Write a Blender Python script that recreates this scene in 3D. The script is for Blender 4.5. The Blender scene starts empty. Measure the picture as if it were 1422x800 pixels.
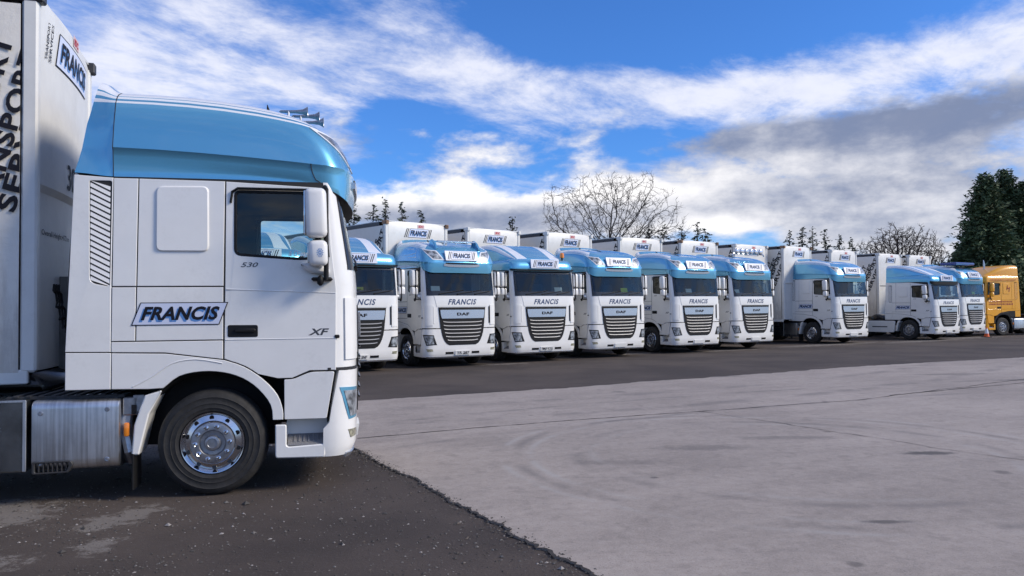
import bpy, bmesh, math, random
from math import sin, cos, pi, radians as R
from mathutils import Vector, Matrix, Quaternion
from mathutils.geometry import tessellate_polygon

random.seed(7)
S = bpy.context.scene
COL = S.collection

# ------------------------------------------------------------------ camera
cam_d = bpy.data.cameras.new('camera')
cam = bpy.data.objects.new('camera', cam_d)
COL.objects.link(cam)
cam_d.sensor_width = 36.0
cam_d.lens = 36.0 * 1100 / 1422
cam_d.clip_start = 0.05
cam_d.clip_end = 3000
cam.location = (0, 0, 1.76)
cam.rotation_mode = 'QUATERNION'
cam.rotation_quaternion = (Matrix.Rotation(R(91.48), 3, 'X') @ Matrix.Rotation(R(-0.5), 3, 'Z')).to_quaternion()
S.camera = cam

# ------------------------------------------------------------------ light
SUN_AZ, SUN_EL = 100.0, 32.0          # azimuth clockwise from +Y, elevation
to_sun = Vector((sin(R(SUN_AZ)) * cos(R(SUN_EL)), cos(R(SUN_AZ)) * cos(R(SUN_EL)), sin(R(SUN_EL))))
sun_d = bpy.data.lights.new('sun', 'SUN')
sun_d.energy = 1.5
sun_d.angle = R(16)
sun_d.color = (1.0, 0.89, 0.73)
sun = bpy.data.objects.new('sun', sun_d)
COL.objects.link(sun)
sun.rotation_mode = 'QUATERNION'
sun.rotation_quaternion = (-to_sun).to_track_quat('-Z', 'Y')

S.view_settings.view_transform = 'Standard'
S.view_settings.look = 'None'
S.view_settings.exposure = 1.25
S.view_settings.gamma = 1.0

# ------------------------------------------------------------------ world: sky texture with clouds laid on directions
W = bpy.data.worlds.new('World')
S.world = W
W.use_nodes = True
nt = W.node_tree
nt.nodes.clear()


class NB:
    """small helper to write node maths as expressions"""
    def __init__(self, tree):
        self.t = tree

    def n(self, kind, **kw):
        x = self.t.nodes.new(kind)
        for k, v in kw.items():
            setattr(x, k, v)
        return x

    def put(self, sock, v):
        if isinstance(v, bpy.types.NodeSocket):
            self.t.links.new(v, sock)
        else:
            sock.default_value = v

    def m(self, op, a, b=0.0, c=0.0, clamp=False):
        x = self.n('ShaderNodeMath', operation=op, use_clamp=clamp)
        self.put(x.inputs[0], a)
        self.put(x.inputs[1], b)
        self.put(x.inputs[2], c)
        return x.outputs[0]

    def noise(self, vec, scale, detail=6.0, rough=0.55, dist=0.0):
        x = self.n('ShaderNodeTexNoise')
        self.put(x.inputs['Vector'], vec)
        x.inputs['Scale'].default_value = scale
        x.inputs['Detail'].default_value = detail
        x.inputs['Roughness'].default_value = rough
        x.inputs['Distortion'].default_value = dist
        return x.outputs['Fac']

    def xyz(self, x, y, z):
        c = self.n('ShaderNodeCombineXYZ')
        self.put(c.inputs[0], x)
        self.put(c.inputs[1], y)
        self.put(c.inputs[2], z)
        return c.outputs[0]

    def sep(self, v):
        s = self.n('ShaderNodeSeparateXYZ')
        self.put(s.inputs[0], v)
        return s.outputs

    def mix(self, f, a, b):
        x = self.n('ShaderNodeMix', data_type='RGBA')
        self.put(x.inputs[0], f)
        self.put(x.inputs[6], a)
        self.put(x.inputs[7], b)
        return x.outputs[2]

    def smooth(self, v, lo, hi, a=0.0, b=1.0):
        x = self.n('ShaderNodeMapRange', interpolation_type='SMOOTHSTEP')
        self.put(x.inputs[0], v)
        x.inputs[1].default_value = lo
        x.inputs[2].default_value = hi
        x.inputs[3].default_value = a
        x.inputs[4].default_value = b
        return x.outputs[0]

    def gauss(self, a, e, ca, ce, sa, se, amp):
        da = self.m('MULTIPLY', self.m('SUBTRACT', a, ca), 1.0 / sa)
        de = self.m('MULTIPLY', self.m('SUBTRACT', e, ce), 1.0 / se)
        q = self.m('ADD', self.m('MULTIPLY', da, da), self.m('MULTIPLY', de, de))
        return self.m('MULTIPLY', self.m('EXPONENT', self.m('MULTIPLY', q, -1.0)), amp)


b = NB(nt)
tc = b.n('ShaderNodeTexCoord')
d = tc.outputs['Generated']
dx, dy, dz = b.sep(d)
az = b.m('ARCTAN2', dx, dy)
el = b.m('ARCSINE', dz)
sky = b.n('ShaderNodeTexSky', sky_type='NISHITA', sun_disc=False)
sky.sun_elevation = R(SUN_EL)
sky.sun_rotation = R(SUN_AZ)
sky.air_density = 1.0
sky.dust_density = 0.4
sky.ozone_density = 3.0
den = b.m('ADD', b.m('MAXIMUM', dz, 0.0), 0.10)
pu = b.m('DIVIDE', dx, den)
pv = b.m('DIVIDE', dy, den)
pl = b.xyz(b.m('ADD', pu, b.m('MULTIPLY', pv, -0.35)), b.m('MULTIPLY', pv, 0.75), 0.0)      # streaks drawn out along the wind
n_high = b.m('ADD', b.m('MULTIPLY', b.noise(pl, 2.0, 10.0, 0.66, 0.25), .8), b.m('MULTIPLY', b.noise(b.xyz(az, b.m('MULTIPLY', el, 2.2), 5.0), 9.0, 10.0, 0.66, 0.3), .26))
n_low = b.noise(b.xyz(b.m('MULTIPLY', az, 1.0), b.m('MULTIPLY', el, 2.6), 3.0), 5.2, 9.0, 0.55, 0.2)
n_fine = b.noise(b.xyz(az, b.m('MULTIPLY', el, 1.8), 9.0), 17.0, 7.0, 0.6)


def A(px, py):
    a = math.atan((px - 711) / 1100)
    return a, math.atan((430 - py) / 1100 * cos(a))


def lobes(rows):
    tot = None
    for (px, py, sx, sy, amp) in rows:
        a, e = A(px, py)
        g = b.gauss(az, el, a, e, sx / 1100 * cos(a) ** 2, sy / 1100 * cos(a), amp)
        tot = g if tot is None else b.m('ADD', tot, g)
    return tot


cover_high = lobes([(280, 80, 280, 90, .12), (1010, 20, 240, 60, -.30), (740, 20, 110, 40, -.25), (560, 170, 70, 34, -.22),
                    (640, 90, 100, 40, .14), (900, 140, 170, 34, .14), (1270, 85, 190, 40, .16), (850, 212, 150, 18, -.24),
                    (600, 215, 80, 34, -.26), (420, 140, 90, 50, .06), (1150, 190, 200, 60, .10), (760, 70, 60, 25, -.16), (1120, 130, 90, 24, .10)])
cover_low = lobes([(720, 292, 340, 28, .30), (1180, 270, 330, 75, .30), (1330, 165, 240, 46, .22), (1090, 205, 150, 20, .12), (960, 312, 160, 25, .14), (1000, 195, 130, 22, .12),
                   (510, 190, 60, 40, .12), (850, 205, 150, 24, -.08), (1065, 330, 30, 8, -.12), (800, 40, 900, 75, -.34), (500, 110, 300, 60, -.12)])
c_hi = b.smooth(b.m('ADD', n_high, cover_high), .44, .72)
rag = b.m('ADD', b.m('MULTIPLY', b.m('SUBTRACT', n_low, .5), 1.0), b.m('MULTIPLY', b.m('SUBTRACT', n_fine, .5), .42))
c_lo = b.smooth(b.m('ADD', b.m('ADD', rag, cover_low), .5), .53, .74)
horizon = b.smooth(el, .015, .10, .45, 0.0)
c_lo = b.m('MAXIMUM', c_lo, horizon)
bright = lobes([(600, 268, 210, 16, .50), (990, 318, 110, 18, .50), (820, 266, 150, 16, .34), (640, 308, 170, 20, -.30), (510, 200, 60, 40, -.2),
                (1310, 160, 260, 40, -.40), (1180, 300, 300, 45, -.14), (1080, 205, 160, 20, -.12), (1080, 240, 110, 34, .14), (1300, 85, 170, 35, .25), (980, 195, 120, 22, -.12)])
tone = b.smooth(b.m('ADD', b.m('ADD', b.m('MULTIPLY', n_low, .8), b.m('MULTIPLY', n_fine, .75)), bright), .42, 1.25)
cl_lo = b.mix(tone, (1.7, 2.1, 3.25, 1), (8.9, 8.7, 8.7, 1))
cl_hi = b.mix(b.smooth(b.m('ADD', n_fine, b.m('MULTIPLY', c_hi, .3)), .4, .9), (4.7, 5.2, 6.9, 1), (7.2, 7.3, 8.1, 1))
skyc = b.mix(1.0, sky.outputs[0], (0.40, 0.78, 1.36, 1))
skyc.node.blend_type = 'MULTIPLY'
col = b.mix(b.m('MULTIPLY', c_hi, .90), skyc, cl_hi)
col = b.mix(b.m('MULTIPLY', c_lo, .97), col, cl_lo)
bg = b.n('ShaderNodeBackground')
bg.inputs['Strength'].default_value = 0.055
b.put(bg.inputs['Color'], col)
ow = b.n('ShaderNodeOutputWorld')
nt.links.new(bg.outputs[0], ow.inputs[0])

# ------------------------------------------------------------------ materials


def mat(name, color, rough=.5, metal=0.0, coat=0.0, spec=.5, var=0.0, vscale=4.0, bump=0.0, bscale=40.0, dirt=0.0, dirt_col=(.16, .13, .10), emit=None):
    m = bpy.data.materials.new(name)
    m.use_nodes = True
    t = m.node_tree
    p = t.nodes['Principled BSDF']
    p.inputs['Roughness'].default_value = rough
    p.inputs['Metallic'].default_value = metal
    p.inputs['Coat Weight'].default_value = coat
    p.inputs['Coat Roughness'].default_value = .04
    p.inputs['Specular IOR Level'].default_value = spec
    k = NB(t)
    c4 = (*color, 1)
    out = c4
    co = None
    if var or bump or dirt:
        co = k.n('ShaderNodeTexCoord').outputs['Object']
    if var:
        f = k.noise(co, vscale, 6, .6)
        lo = tuple(max(0, c * (1 - var)) for c in color) + (1,)
        hi = tuple(min(1, c * (1 + var)) for c in color) + (1,)
        out = k.mix(k.smooth(f, .3, .7), lo, hi)
    if dirt:
        f1 = k.noise(co, 2.2, 8, .65)
        f2 = k.noise(co, 30, 4, .6)
        f = k.smooth(k.m('ADD', k.m('MULTIPLY', f1, .7), k.m('MULTIPLY', f2, .3)), .5, .78, 0.0, dirt)
        out = k.mix(f, out, (*dirt_col, 1))
        k.put(p.inputs['Roughness'], k.m('ADD', k.m('MULTIPLY', f, .5), rough, clamp=True))
    k.put(p.inputs['Base Color'], out)
    if bump:
        bn = k.n('ShaderNodeBump')
        bn.inputs['Strength'].default_value = bump
        bn.inputs['Distance'].default_value = .01
        k.put(bn.inputs['Height'], k.noise(co, bscale, 5, .6))
        t.links.new(bn.outputs[0], p.inputs['Normal'])
    return m


def glass(name, tint, gloss=1.0):
    """thin window glass: tinted see-through plus a mirror coat that grows at grazing angles"""
    m = bpy.data.materials.new(name)
    m.use_nodes = True
    t = m.node_tree
    t.nodes.clear()
    k = NB(t)
    tr = k.n('ShaderNodeBsdfTransparent')
    tr.inputs[0].default_value = (*tint, 1)
    gl = k.n('ShaderNodeBsdfGlossy')
    gl.inputs['Roughness'].default_value = .015
    gl.inputs['Color'].default_value = (.95, 1, 1, 1)
    fr = k.n('ShaderNodeFresnel')
    fr.inputs[0].default_value = 1.55
    mx = k.n('ShaderNodeMixShader')
    k.put(mx.inputs[0], k.m('MULTIPLY', k.m('SUBTRACT', fr.outputs[0], .005), gloss, clamp=True))
    t.links.new(tr.outputs[0], mx.inputs[1])
    t.links.new(gl.outputs[0], mx.inputs[2])
    o = k.n('ShaderNodeOutputMaterial')
    t.links.new(mx.outputs[0], o.inputs[0])
    return m


WHITE = mat('white_paint', (.77, .765, .745), .30, coat=.5, dirt=.15, var=.02)
BLUE = mat('blue_metallic_paint', (.14, .44, .65), .27, metal=.6, coat=.9)
STRIPE = mat('stripe_white', (.72, .74, .78), .35, coat=.4)
YELLOW = mat('yellow_paint', (.82, .37, .010), .35, coat=.4, dirt=.08)
SEAM = mat('dark_gap', (.02, .02, .022), .8)
BLACK = mat('black_plastic', (.010, .010, .011), .55, spec=.25, var=.2)
GLOSSBLACK = mat('gloss_black', (.012, .012, .014), .2)
LINER = mat('cab_lining', (.13, .13, .13), .8)
SEATM = mat('seat_cloth', (.09, .095, .12), .9)
RUBBER = mat('tyre_rubber', (.019, .0185, .0185), .78, var=.3, vscale=14, bump=.25, bscale=60, dirt=.22, dirt_col=(.13, .11, .095))
CHROME = mat('polished_alloy', (.62, .63, .66), .16, metal=1.0)
ALLOY = mat('cast_alloy', (.36, .37, .40), .38, metal=.9, var=.15, vscale=20)
STEELRIM = mat('painted_rim', (.28, .29, .31), .4, metal=.6, var=.2, vscale=10)
SLATM = mat('slat_silver', (.24, .245, .26), .40, metal=.6)
BADGE = mat('badge_chrome', (.10, .10, .11), .3, metal=.6)
SILVER = mat('silver_trim', (.50, .52, .56), .27, metal=.75)
LENS = mat('lamp_lens', (.26, .28, .30), .3, metal=.4, coat=.5, var=.85, vscale=11)
AMBER = mat('amber_lens', (.85, .25, .02), .25, coat=.8)
REDL = mat('red_lens', (.6, .02, .02), .25, coat=.8)
FOGM = mat('fog_lens', (.36, .35, .25), .2, metal=.4, coat=.8, var=.5, vscale=20)
CHASSIS = mat('chassis_paint', (.025, .025, .027), .6, dirt=.4, dirt_col=(.09, .075, .06), bump=.2, bscale=30)
SIGNBLACK = mat('sign_black', (.012, .012, .018), .6, spec=.2)
SIGNFILL = mat('sign_fill', (.60, .65, .80), .4)
SIGNBLUE = mat('sign_blue', (.10, .25, .55), .4)
NAVY = mat('letter_navy', (.035, .06, .14), .4)
PLATE = mat('plate_white', (.70, .70, .68), .4)
REDINK = mat('red_ink', (.45, .03, .04), .5)
REDBROWN = mat('dark_red_ink', (.30, .03, .02), .5)
BOARD = mat('sign_board', (.66, .70, .80), .4)
GLASS = glass('cab_glass', (.76, .86, .84), .95)
MIRRORG = mat('mirror_glass', (.6, .6, .62), .03, metal=1.0)
TRAILERW = mat('trailer_white', (.66, .66, .64), .42, dirt=.22, dirt_col=(.30, .27, .23), var=.04)
RUST = mat('rusty_casting', (.22, .13, .08), .8, var=.7, vscale=9)
TREADG = mat('step_tread', (.20, .20, .21), .55, bump=.8, bscale=70)
DARKRAIL = mat('dark_rail', (.03, .03, .035), .5)


def aluminium():
    m = mat('brushed_aluminium', (.55, .56, .58), .34, metal=.95)
    t = m.node_tree
    k = NB(t)
    p = t.nodes['Principled BSDF']
    co = k.n('ShaderNodeTexCoord').outputs['Object']
    x, y, z = k.sep(co)
    f = k.noise(k.xyz(k.m('MULTIPLY', x, 40.0), y, k.m('MULTIPLY', z, 1.2)), 1.0, 5, .6)
    g = k.noise(co, 3.0, 5, .6)
    k.put(p.inputs['Base Color'], k.mix(k.smooth(k.m('ADD', k.m('MULTIPLY', f, .6), k.m('MULTIPLY', g, .4)), .35, .65), (.42, .43, .45, 1), (.66, .67, .69, 1)))
    k.put(p.inputs['Roughness'], k.m('ADD', k.m('MULTIPLY', f, .3), .22))
    return m


ALU = aluminium()
BOXSTEEL = mat('polished_box', (.20, .22, .24), .22, metal=.9, var=.3, vscale=3, dirt=.35, dirt_col=(.2, .19, .17))


def curtain():
    m = mat('curtain_fabric', (.56, .56, .55), .55)
    t = m.node_tree
    k = NB(t)
    p = t.nodes['Principled BSDF']
    co = k.n('ShaderNodeTexCoord').outputs['Object']
    x, y, z = k.sep(co)
    f = k.noise(k.xyz(k.m('MULTIPLY', x, 5.0), 0.0, k.m('MULTIPLY', z, 1.0)), 1.3, 8, .7)
    low = k.smooth(z, 2.6, 1.1, 0.0, .30)
    d_ = k.smooth(k.m('ADD', f, low), .52, .86, 0.0, .55)
    k.put(p.inputs['Base Color'], k.mix(d_, (.74, .71, .65, 1), (.28, .25, .22, 1)))
    bn = k.n('ShaderNodeBump')
    bn.inputs['Strength'].default_value = .6
    bn.inputs['Distance'].default_value = .03
    k.put(bn.inputs['Height'], k.noise(co, 2.6, 5, .6, .6))
    t.links.new(bn.outputs[0], p.inputs['Normal'])
    return m


CURTAIN = curtain()

# ------------------------------------------------------------------ mesh helpers
WARP = [None]


class MB:
    def __init__(self):
        self.v, self.f, self.m = [], [], []

    def add(self, vs, fs, mi=0):
        o = len(self.v)
        self.v += [tuple(v) for v in vs]
        for i, f in enumerate(fs):
            self.f.append(tuple(o + j for j in f))
            self.m.append(mi[i] if isinstance(mi, (list, tuple)) else mi)
        return self

    def grid(self, rows, mi=0, skip=None, close=False):
        n, k = len(rows), len(rows[0])
        vs = [p for r in rows for p in r]
        fs, ms = [], []
        for i in range(n - 1):
            for j in range(k if close else k - 1):
                if skip and skip(i, j):
                    continue
                j2 = (j + 1) % k
                fs.append((i * k + j, i * k + j2, (i + 1) * k + j2, (i + 1) * k + j))
                ms.append(mi(i, j) if callable(mi) else mi)
        return self.add(vs, fs, ms)

    def box(self, c, s, bev=0.0, mi=0, rot=None, seg=1):
        bm = bmesh.new()
        bmesh.ops.create_cube(bm, size=1)
        bmesh.ops.scale(bm, vec=s, verts=bm.verts)
        if bev:
            bmesh.ops.bevel(bm, geom=list(bm.edges), offset=bev, segments=seg, affect='EDGES', profile=.5)
        if rot is not None:
            bmesh.ops.transform(bm, matrix=rot.to_4x4(), verts=bm.verts)
        bmesh.ops.translate(bm, vec=c, verts=bm.verts)
        bm.verts.index_update()
        self.add([v.co for v in bm.verts], [[v.index for v in f.verts] for f in bm.faces], mi)
        bm.free()
        return self

    def tube(self, pts, r, n=8, mi=0, cap=True):
        pts = [Vector(p) for p in pts]
        rs = r if isinstance(r, (list, tuple)) else [r] * len(pts)
        rows = []
        for i, p in enumerate(pts):
            t = (pts[min(i + 1, len(pts) - 1)] - pts[max(i - 1, 0)]).normalized()
            a = t.cross(Vector((0, 0, 1)) if abs(t.z) < .9 else Vector((1, 0, 0))).normalized()
            c = t.cross(a)
            rows.append([p + rs[i] * (a * cos(2 * pi * j / n) + c * sin(2 * pi * j / n)) for j in range(n)])
        o = len(self.v)
        self.grid(rows, mi, close=True)
        if cap:
            self.f += [tuple(o + j for j in range(n)), tuple(o + (len(pts) - 1) * n + j for j in range(n))]
            self.m += [mi, mi]
        return self

    def lathe(self, prof, c, axis, n=32, mi=0):
        """prof: (radius, distance along axis)"""
        c, ax = Vector(c), Vector(axis).normalized()
        a = ax.cross(Vector((0, 0, 1)) if abs(ax.z) < .9 else Vector((1, 0, 0))).normalized()
        e = ax.cross(a)
        rows = [[c + ax * dd + r * (a * cos(2 * pi * j / n) + e * sin(2 * pi * j / n)) for j in range(n)] for (r, dd) in prof]
        return self.grid(rows, (lambda i, j: mi[i]) if isinstance(mi, (list, tuple)) else mi, close=True)

    def prism(self, outer, holes, fn, d0, d1, ch=0.003, mi=0):
        """outline polygon (2-D) pushed from depth d0 to d1 with a chamfered front edge; fn(a, b, depth) -> point"""
        loops = [ccw(outer)] + [ccw(h)[::-1] for h in holes]
        ins = [offset(l, ch) for l in loops]
        fr = [[Vector((p[0], p[1], 0)) for p in l] for l in ins]
        flat = [p for l in fr for p in l]
        tris = tessellate_polygon(fr)
        self.add([fn(p.x, p.y, d1) for p in flat], [t for t in tris], mi)
        for l, i_ in zip(loops, ins):
            self.grid([[fn(*p, d0) for p in l], [fn(*p, d1 - ch) for p in l], [fn(*p, d1) for p in i_]], mi, close=True)
        return self

    def build(self, name, mats, parent=None, ang=35, warp=True):
        me = bpy.data.meshes.new(name)
        vs = self.v
        if warp and WARP[0]:
            vs = [WARP[0](*v) for v in vs]
        me.from_pydata(vs, [], self.f)
        for m in (mats if isinstance(mats, (list, tuple)) else [mats]):
            me.materials.append(m)
        me.polygons.foreach_set('material_index', self.m)
        bm = bmesh.new()
        bm.from_mesh(me)
        bmesh.ops.remove_doubles(bm, verts=bm.verts, dist=1e-5)
        bmesh.ops.recalc_face_normals(bm, faces=bm.faces)
        bm.to_mesh(me)
        bm.free()
        if ang:
            me.polygons.foreach_set('use_smooth', [True] * len(me.polygons))
            me.set_sharp_from_angle(angle=R(ang))
        me.update()
        o = bpy.data.objects.new(name, me)
        COL.objects.link(o)
        o.parent = parent
        return o


def ccw(p):
    a = sum(p[i][0] * p[(i + 1) % len(p)][1] - p[(i + 1) % len(p)][0] * p[i][1] for i in range(len(p)))
    return list(p) if a > 0 else list(p)[::-1]


def offset(p, dd):
    """inset a loop to its left by dd"""
    out = []
    n = len(p)
    for i in range(n):
        a, q, c = Vector(p[i - 1]), Vector(p[i]), Vector(p[(i + 1) % n])
        e1, e2 = (q - a).normalized(), (c - q).normalized()
        n1, n2 = Vector((-e1.y, e1.x)), Vector((-e2.y, e2.x))
        h = n1 + n2
        h = h / max(.35, h.length_squared / 2) if h.length > 1e-6 else n1
        out.append(tuple(q + h * dd))
    return out


def rounded(p, r, n=4):
    out = []
    k = len(p)
    for i in range(k):
        a, q, c = Vector(p[i - 1]), Vector(p[i]), Vector(p[(i + 1) % k])
        rr = r[i] if isinstance(r, (list, tuple)) else r
        rr = min(rr, (a - q).length * .48, (c - q).length * .48)
        if rr < 1e-4:
            out.append(tuple(q))
            continue
        s, e = q + (a - q).normalized() * rr, q + (c - q).normalized() * rr
        for j in range(n + 1):
            t = j / n
            out.append(tuple(s * (1 - t) ** 2 + q * 2 * t * (1 - t) + e * t * t))
    return out


def catmull(p, n=4):
    out = []
    for i in range(len(p) - 1):
        p0, p1, p2, p3 = [Vector(p[max(0, min(len(p) - 1, i + q))]) for q in (-1, 0, 1, 2)]
        for j in range(n):
            t = j / n
            out.append(tuple(.5 * ((2 * p1) + (p2 - p0) * t + (2 * p0 - 5 * p1 + 4 * p2 - p3) * t * t + (3 * p1 - p0 - 3 * p2 + p3) * t ** 3)))
    out.append(tuple(p[-1]))
    return out


def empty(name, loc=(0, 0, 0), rz=0.0, label=None, cat=None, group=None, kind=None):
    o = bpy.data.objects.new(name, None)
    COL.objects.link(o)
    o.location = loc
    o.rotation_euler = (0, 0, rz)
    tag(o, label, cat, group, kind)
    return o


def tag(o, label=None, cat=None, group=None, kind=None):
    for k_, v_ in (('label', label), ('category', cat), ('group', group), ('kind', kind)):
        if v_:
            o[k_] = v_
    return o


def copy_tree(o, parent=None):
    c = o.copy()
    COL.objects.link(c)
    c.parent = parent
    for ch in list(KIDS(o)):
        copy_tree(ch, c)
    return c


def KIDS(o):
    return [x for x in S.objects if x.parent is o]


_txt = {}


def text2d(body, bold=.02, shear=0.0, space=1.0):
    """outline of a word as flat faces, scaled to the unit square"""
    key = (body, bold, shear, space)
    if key not in _txt:
        cu = bpy.data.curves.new('word', 'FONT')
        cu.body = body
        cu.offset = bold
        cu.shear = shear
        cu.space_character = space
        cu.resolution_u = 3
        cu.fill_mode = 'FRONT'
        ob = bpy.data.objects.new('word', cu)
        COL.objects.link(ob)
        bpy.context.view_layer.update()
        me = ob.evaluated_get(bpy.context.evaluated_depsgraph_get()).to_mesh()
        vs = [tuple(v.co[:2]) for v in me.vertices]
        fs = [tuple(p.vertices) for p in me.polygons]
        x0, x1 = min(v[0] for v in vs), max(v[0] for v in vs)
        y0, y1 = min(v[1] for v in vs), max(v[1] for v in vs)
        _txt[key] = ([((v[0] - x0) / (x1 - x0), (v[1] - y0) / (y1 - y0)) for v in vs], fs)
        bpy.data.objects.remove(ob)
        bpy.data.curves.remove(cu)
    return _txt[key]


def put_text(mb, body, fn, w, h, cx=0.0, cy=0.0, depth=0.0, mi=0, **kw):
    """word centred on (cx, cy), w by h, laid on the surface fn(a, b, depth)"""
    vs, fs = text2d(body, **kw)
    mb.add([fn(cx + (x - .5) * w, cy + (y - .5) * h, depth) for x, y in vs], fs, mi)
    return mb


def frame(o, u, v):
    o, u, v = Vector(o), Vector(u).normalized(), Vector(v).normalized()
    n = u.cross(v)
    return lambda a, b_, dd: o + u * a + v * b_ + n * dd


def name_sign(fn, w, h, bars=False, parent=None, name='name_sign', board=0.0):
    """slanted FRANCIS panel: black outline, pale fill, letters with a blue drop shadow"""
    mb = MB()
    sl = h * .38
    t = h * .042

    def para(a0, a1, b0, b1, s, dd, mi):
        k = s / h
        q = [(a0 + k * (b0 + h / 2) - s / 2, b0), (a1 + k * (b0 + h / 2) - s / 2, b0), (a1 + k * (b1 + h / 2) - s / 2, b1), (a0 + k * (b1 + h / 2) - s / 2, b1)]
        mb.grid([[fn(q[u][0] + (q[v][0] - q[u][0]) * i / 10, q[u][1], dd) for i in range(11)] for u, v in ((0, 1), (3, 2))], mi)
    wm = w * (.68 if bars else 1.0) - sl
    if board:
        mb.prism([(-w / 2, -h * .62), (w / 2, -h * .62), (w / 2, h * .62), (-w / 2, h * .62)], [], fn, -board, 0.0, .006, 4)
    para(-wm / 2, wm / 2, -h / 2, h / 2, sl, .003, 0)
    para(-wm / 2 + t, wm / 2 - t, -h / 2 + t * .9, h / 2 - t * .9, sl, .0045, 1)
    if bars:
        for k in (-1, 1):
            for q in (0, 1):
                a = k * (wm / 2 + w * .045 + q * w * .05)
                para(a - w * .011, a + w * .011, -h / 2, h / 2, sl, .003, 0)
    kw = dict(bold=.035, shear=.32, space=1.03)
    put_text(mb, 'FRANCIS', fn, wm * .90, h * .60, -h * .06, -h * .06, .006, 2, **kw)
    put_text(mb, 'FRANCIS', fn, wm * .90, h * .60, h * .02, h * .02, .0075, 3, **kw)
    return mb.build(name, [SIGNBLACK, SIGNFILL, SIGNBLUE, SIGNBLACK, BOARD], parent, ang=None)


# ------------------------------------------------------------------ wrapped surfaces of a cab
class Surf:
    """rows keyed by height parameter: half width w, side end xs, corner depth ax, corner radius r, front bow b, rear x xr, z rear, z front, power q"""
    def __init__(self, keys):
        self.k = sorted(keys, key=lambda r: r[0])

    def row(self, v):
        k = self.k
        if v <= k[0][0]:
            return k[0][1]
        for i in range(len(k) - 1):
            if v <= k[i + 1][0]:
                t = (v - k[i][0]) / (k[i + 1][0] - k[i][0])
                return [a + (c - a) * t for a, c in zip(k[i][1], k[i + 1][1])]
        return k[-1][1]

    def raw(self, t, v):
        w, xs, ax, r, bow, xr, zr, zf, q = self.row(v)
        s = -1 if t < 0 else 1
        a = abs(t)
        if a <= 1:
            x, y = xs + ax + bow * (1 - a * a), a * (w - r)
        elif a <= 2:
            th = (2 - a) * pi / 2
            x, y = xs + ax * sin(th) ** .9, (w - r) + r * cos(th)
        else:
            x, y = xs + (xr - xs) * (a - 2), w
        f = min(1, max(0, (x - xr) / (xs + ax - xr)))
        return Vector((x, s * y, zr + (zf - zr) * f ** q))

    def p(self, t, v, off=0.0):
        c = self.raw(t, v)
        if off:
            e = .004
            du = self.raw(t + e, v) - self.raw(t - e, v)
            dv = self.raw(t, v + e) - self.raw(t, v - e)
            if dv.length < 1e-7:
                dv = Vector((0, 0, 1))
            n = du.cross(dv)
            if n.length > 1e-9:
                c = c + n.normalized() * off
        return c

    def t_at_y(self, y, v):
        w, xs, ax, r = self.row(v)[:4]
        return y / (w - r)


def patch(mb, sf, pts, off, thick=.02, mi=0):
    """slab on a wrapped surface; pts: grid of (t, v)"""
    fr = [[sf.p(t, v, off) for t, v in row] for row in pts]
    bk = [[sf.p(t, v, off - thick) for t, v in row] for row in pts]
    mb.grid(fr, mi)
    n, k = len(pts), len(pts[0])
    ring = [(0, j) for j in range(k)] + [(i, k - 1) for i in range(1, n)] + [(n - 1, j) for j in range(k - 2, -1, -1)] + [(i, 0) for i in range(n - 2, 0, -1)]
    mb.grid([[fr[i][j] for i, j in ring], [bk[i][j] for i, j in ring]], mi, close=True)
    return mb


def rect(t0, t1, v0, v1, nt_=10, nv=4):
    return [[(t0 + (t1 - t0) * j / nt_, v0 + (v1 - v0) * i / nv) for j in range(nt_ + 1)] for i in range(nv + 1)]


def quad(c00, c10, c11, c01, nt_=8, nv=4):
    out = []
    for i in range(nv + 1):
        f = i / nv
        row = []
        for j in range(nt_ + 1):
            g = j / nt_
            row.append(tuple((1 - f) * ((1 - g) * c00[q] + g * c10[q]) + f * ((1 - g) * c01[q] + g * c11[q]) for q in (0, 1)))
        out.append(row)
    return out


def flat_keys(rows):
    return [(z, [w, xs, ax, r, bow, xr, z, z, 1.0]) for (z, w, xs, ax, r, bow, xr) in rows]


BODY = Surf(flat_keys([(0.25, 1.20, 1.04, .16, .30, .025, -1.27), (.32, 1.23, 1.05, .23, .30, .03, -1.27), (.42, 1.25, 1.06, .27, .30, .03, -1.27), (1.19, 1.25, 1.07, .275, .30, .03, -1.27),
                       (2.0, 1.25, 1.07, .265, .30, .03, -1.26), (2.2, 1.25, 1.07, .25, .29, .03, -1.25),
                       (2.95, 1.235, 1.04, .14, .25, .05, -1.21), (3.02, 1.232, 1.03, .13, .25, .05, -1.21)]))


def nrow(w, xs, ax, r, bow, xr, zr, zf, q):
    return [w, xs, ax, r, bow, xr, zr, zf, q]


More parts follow.
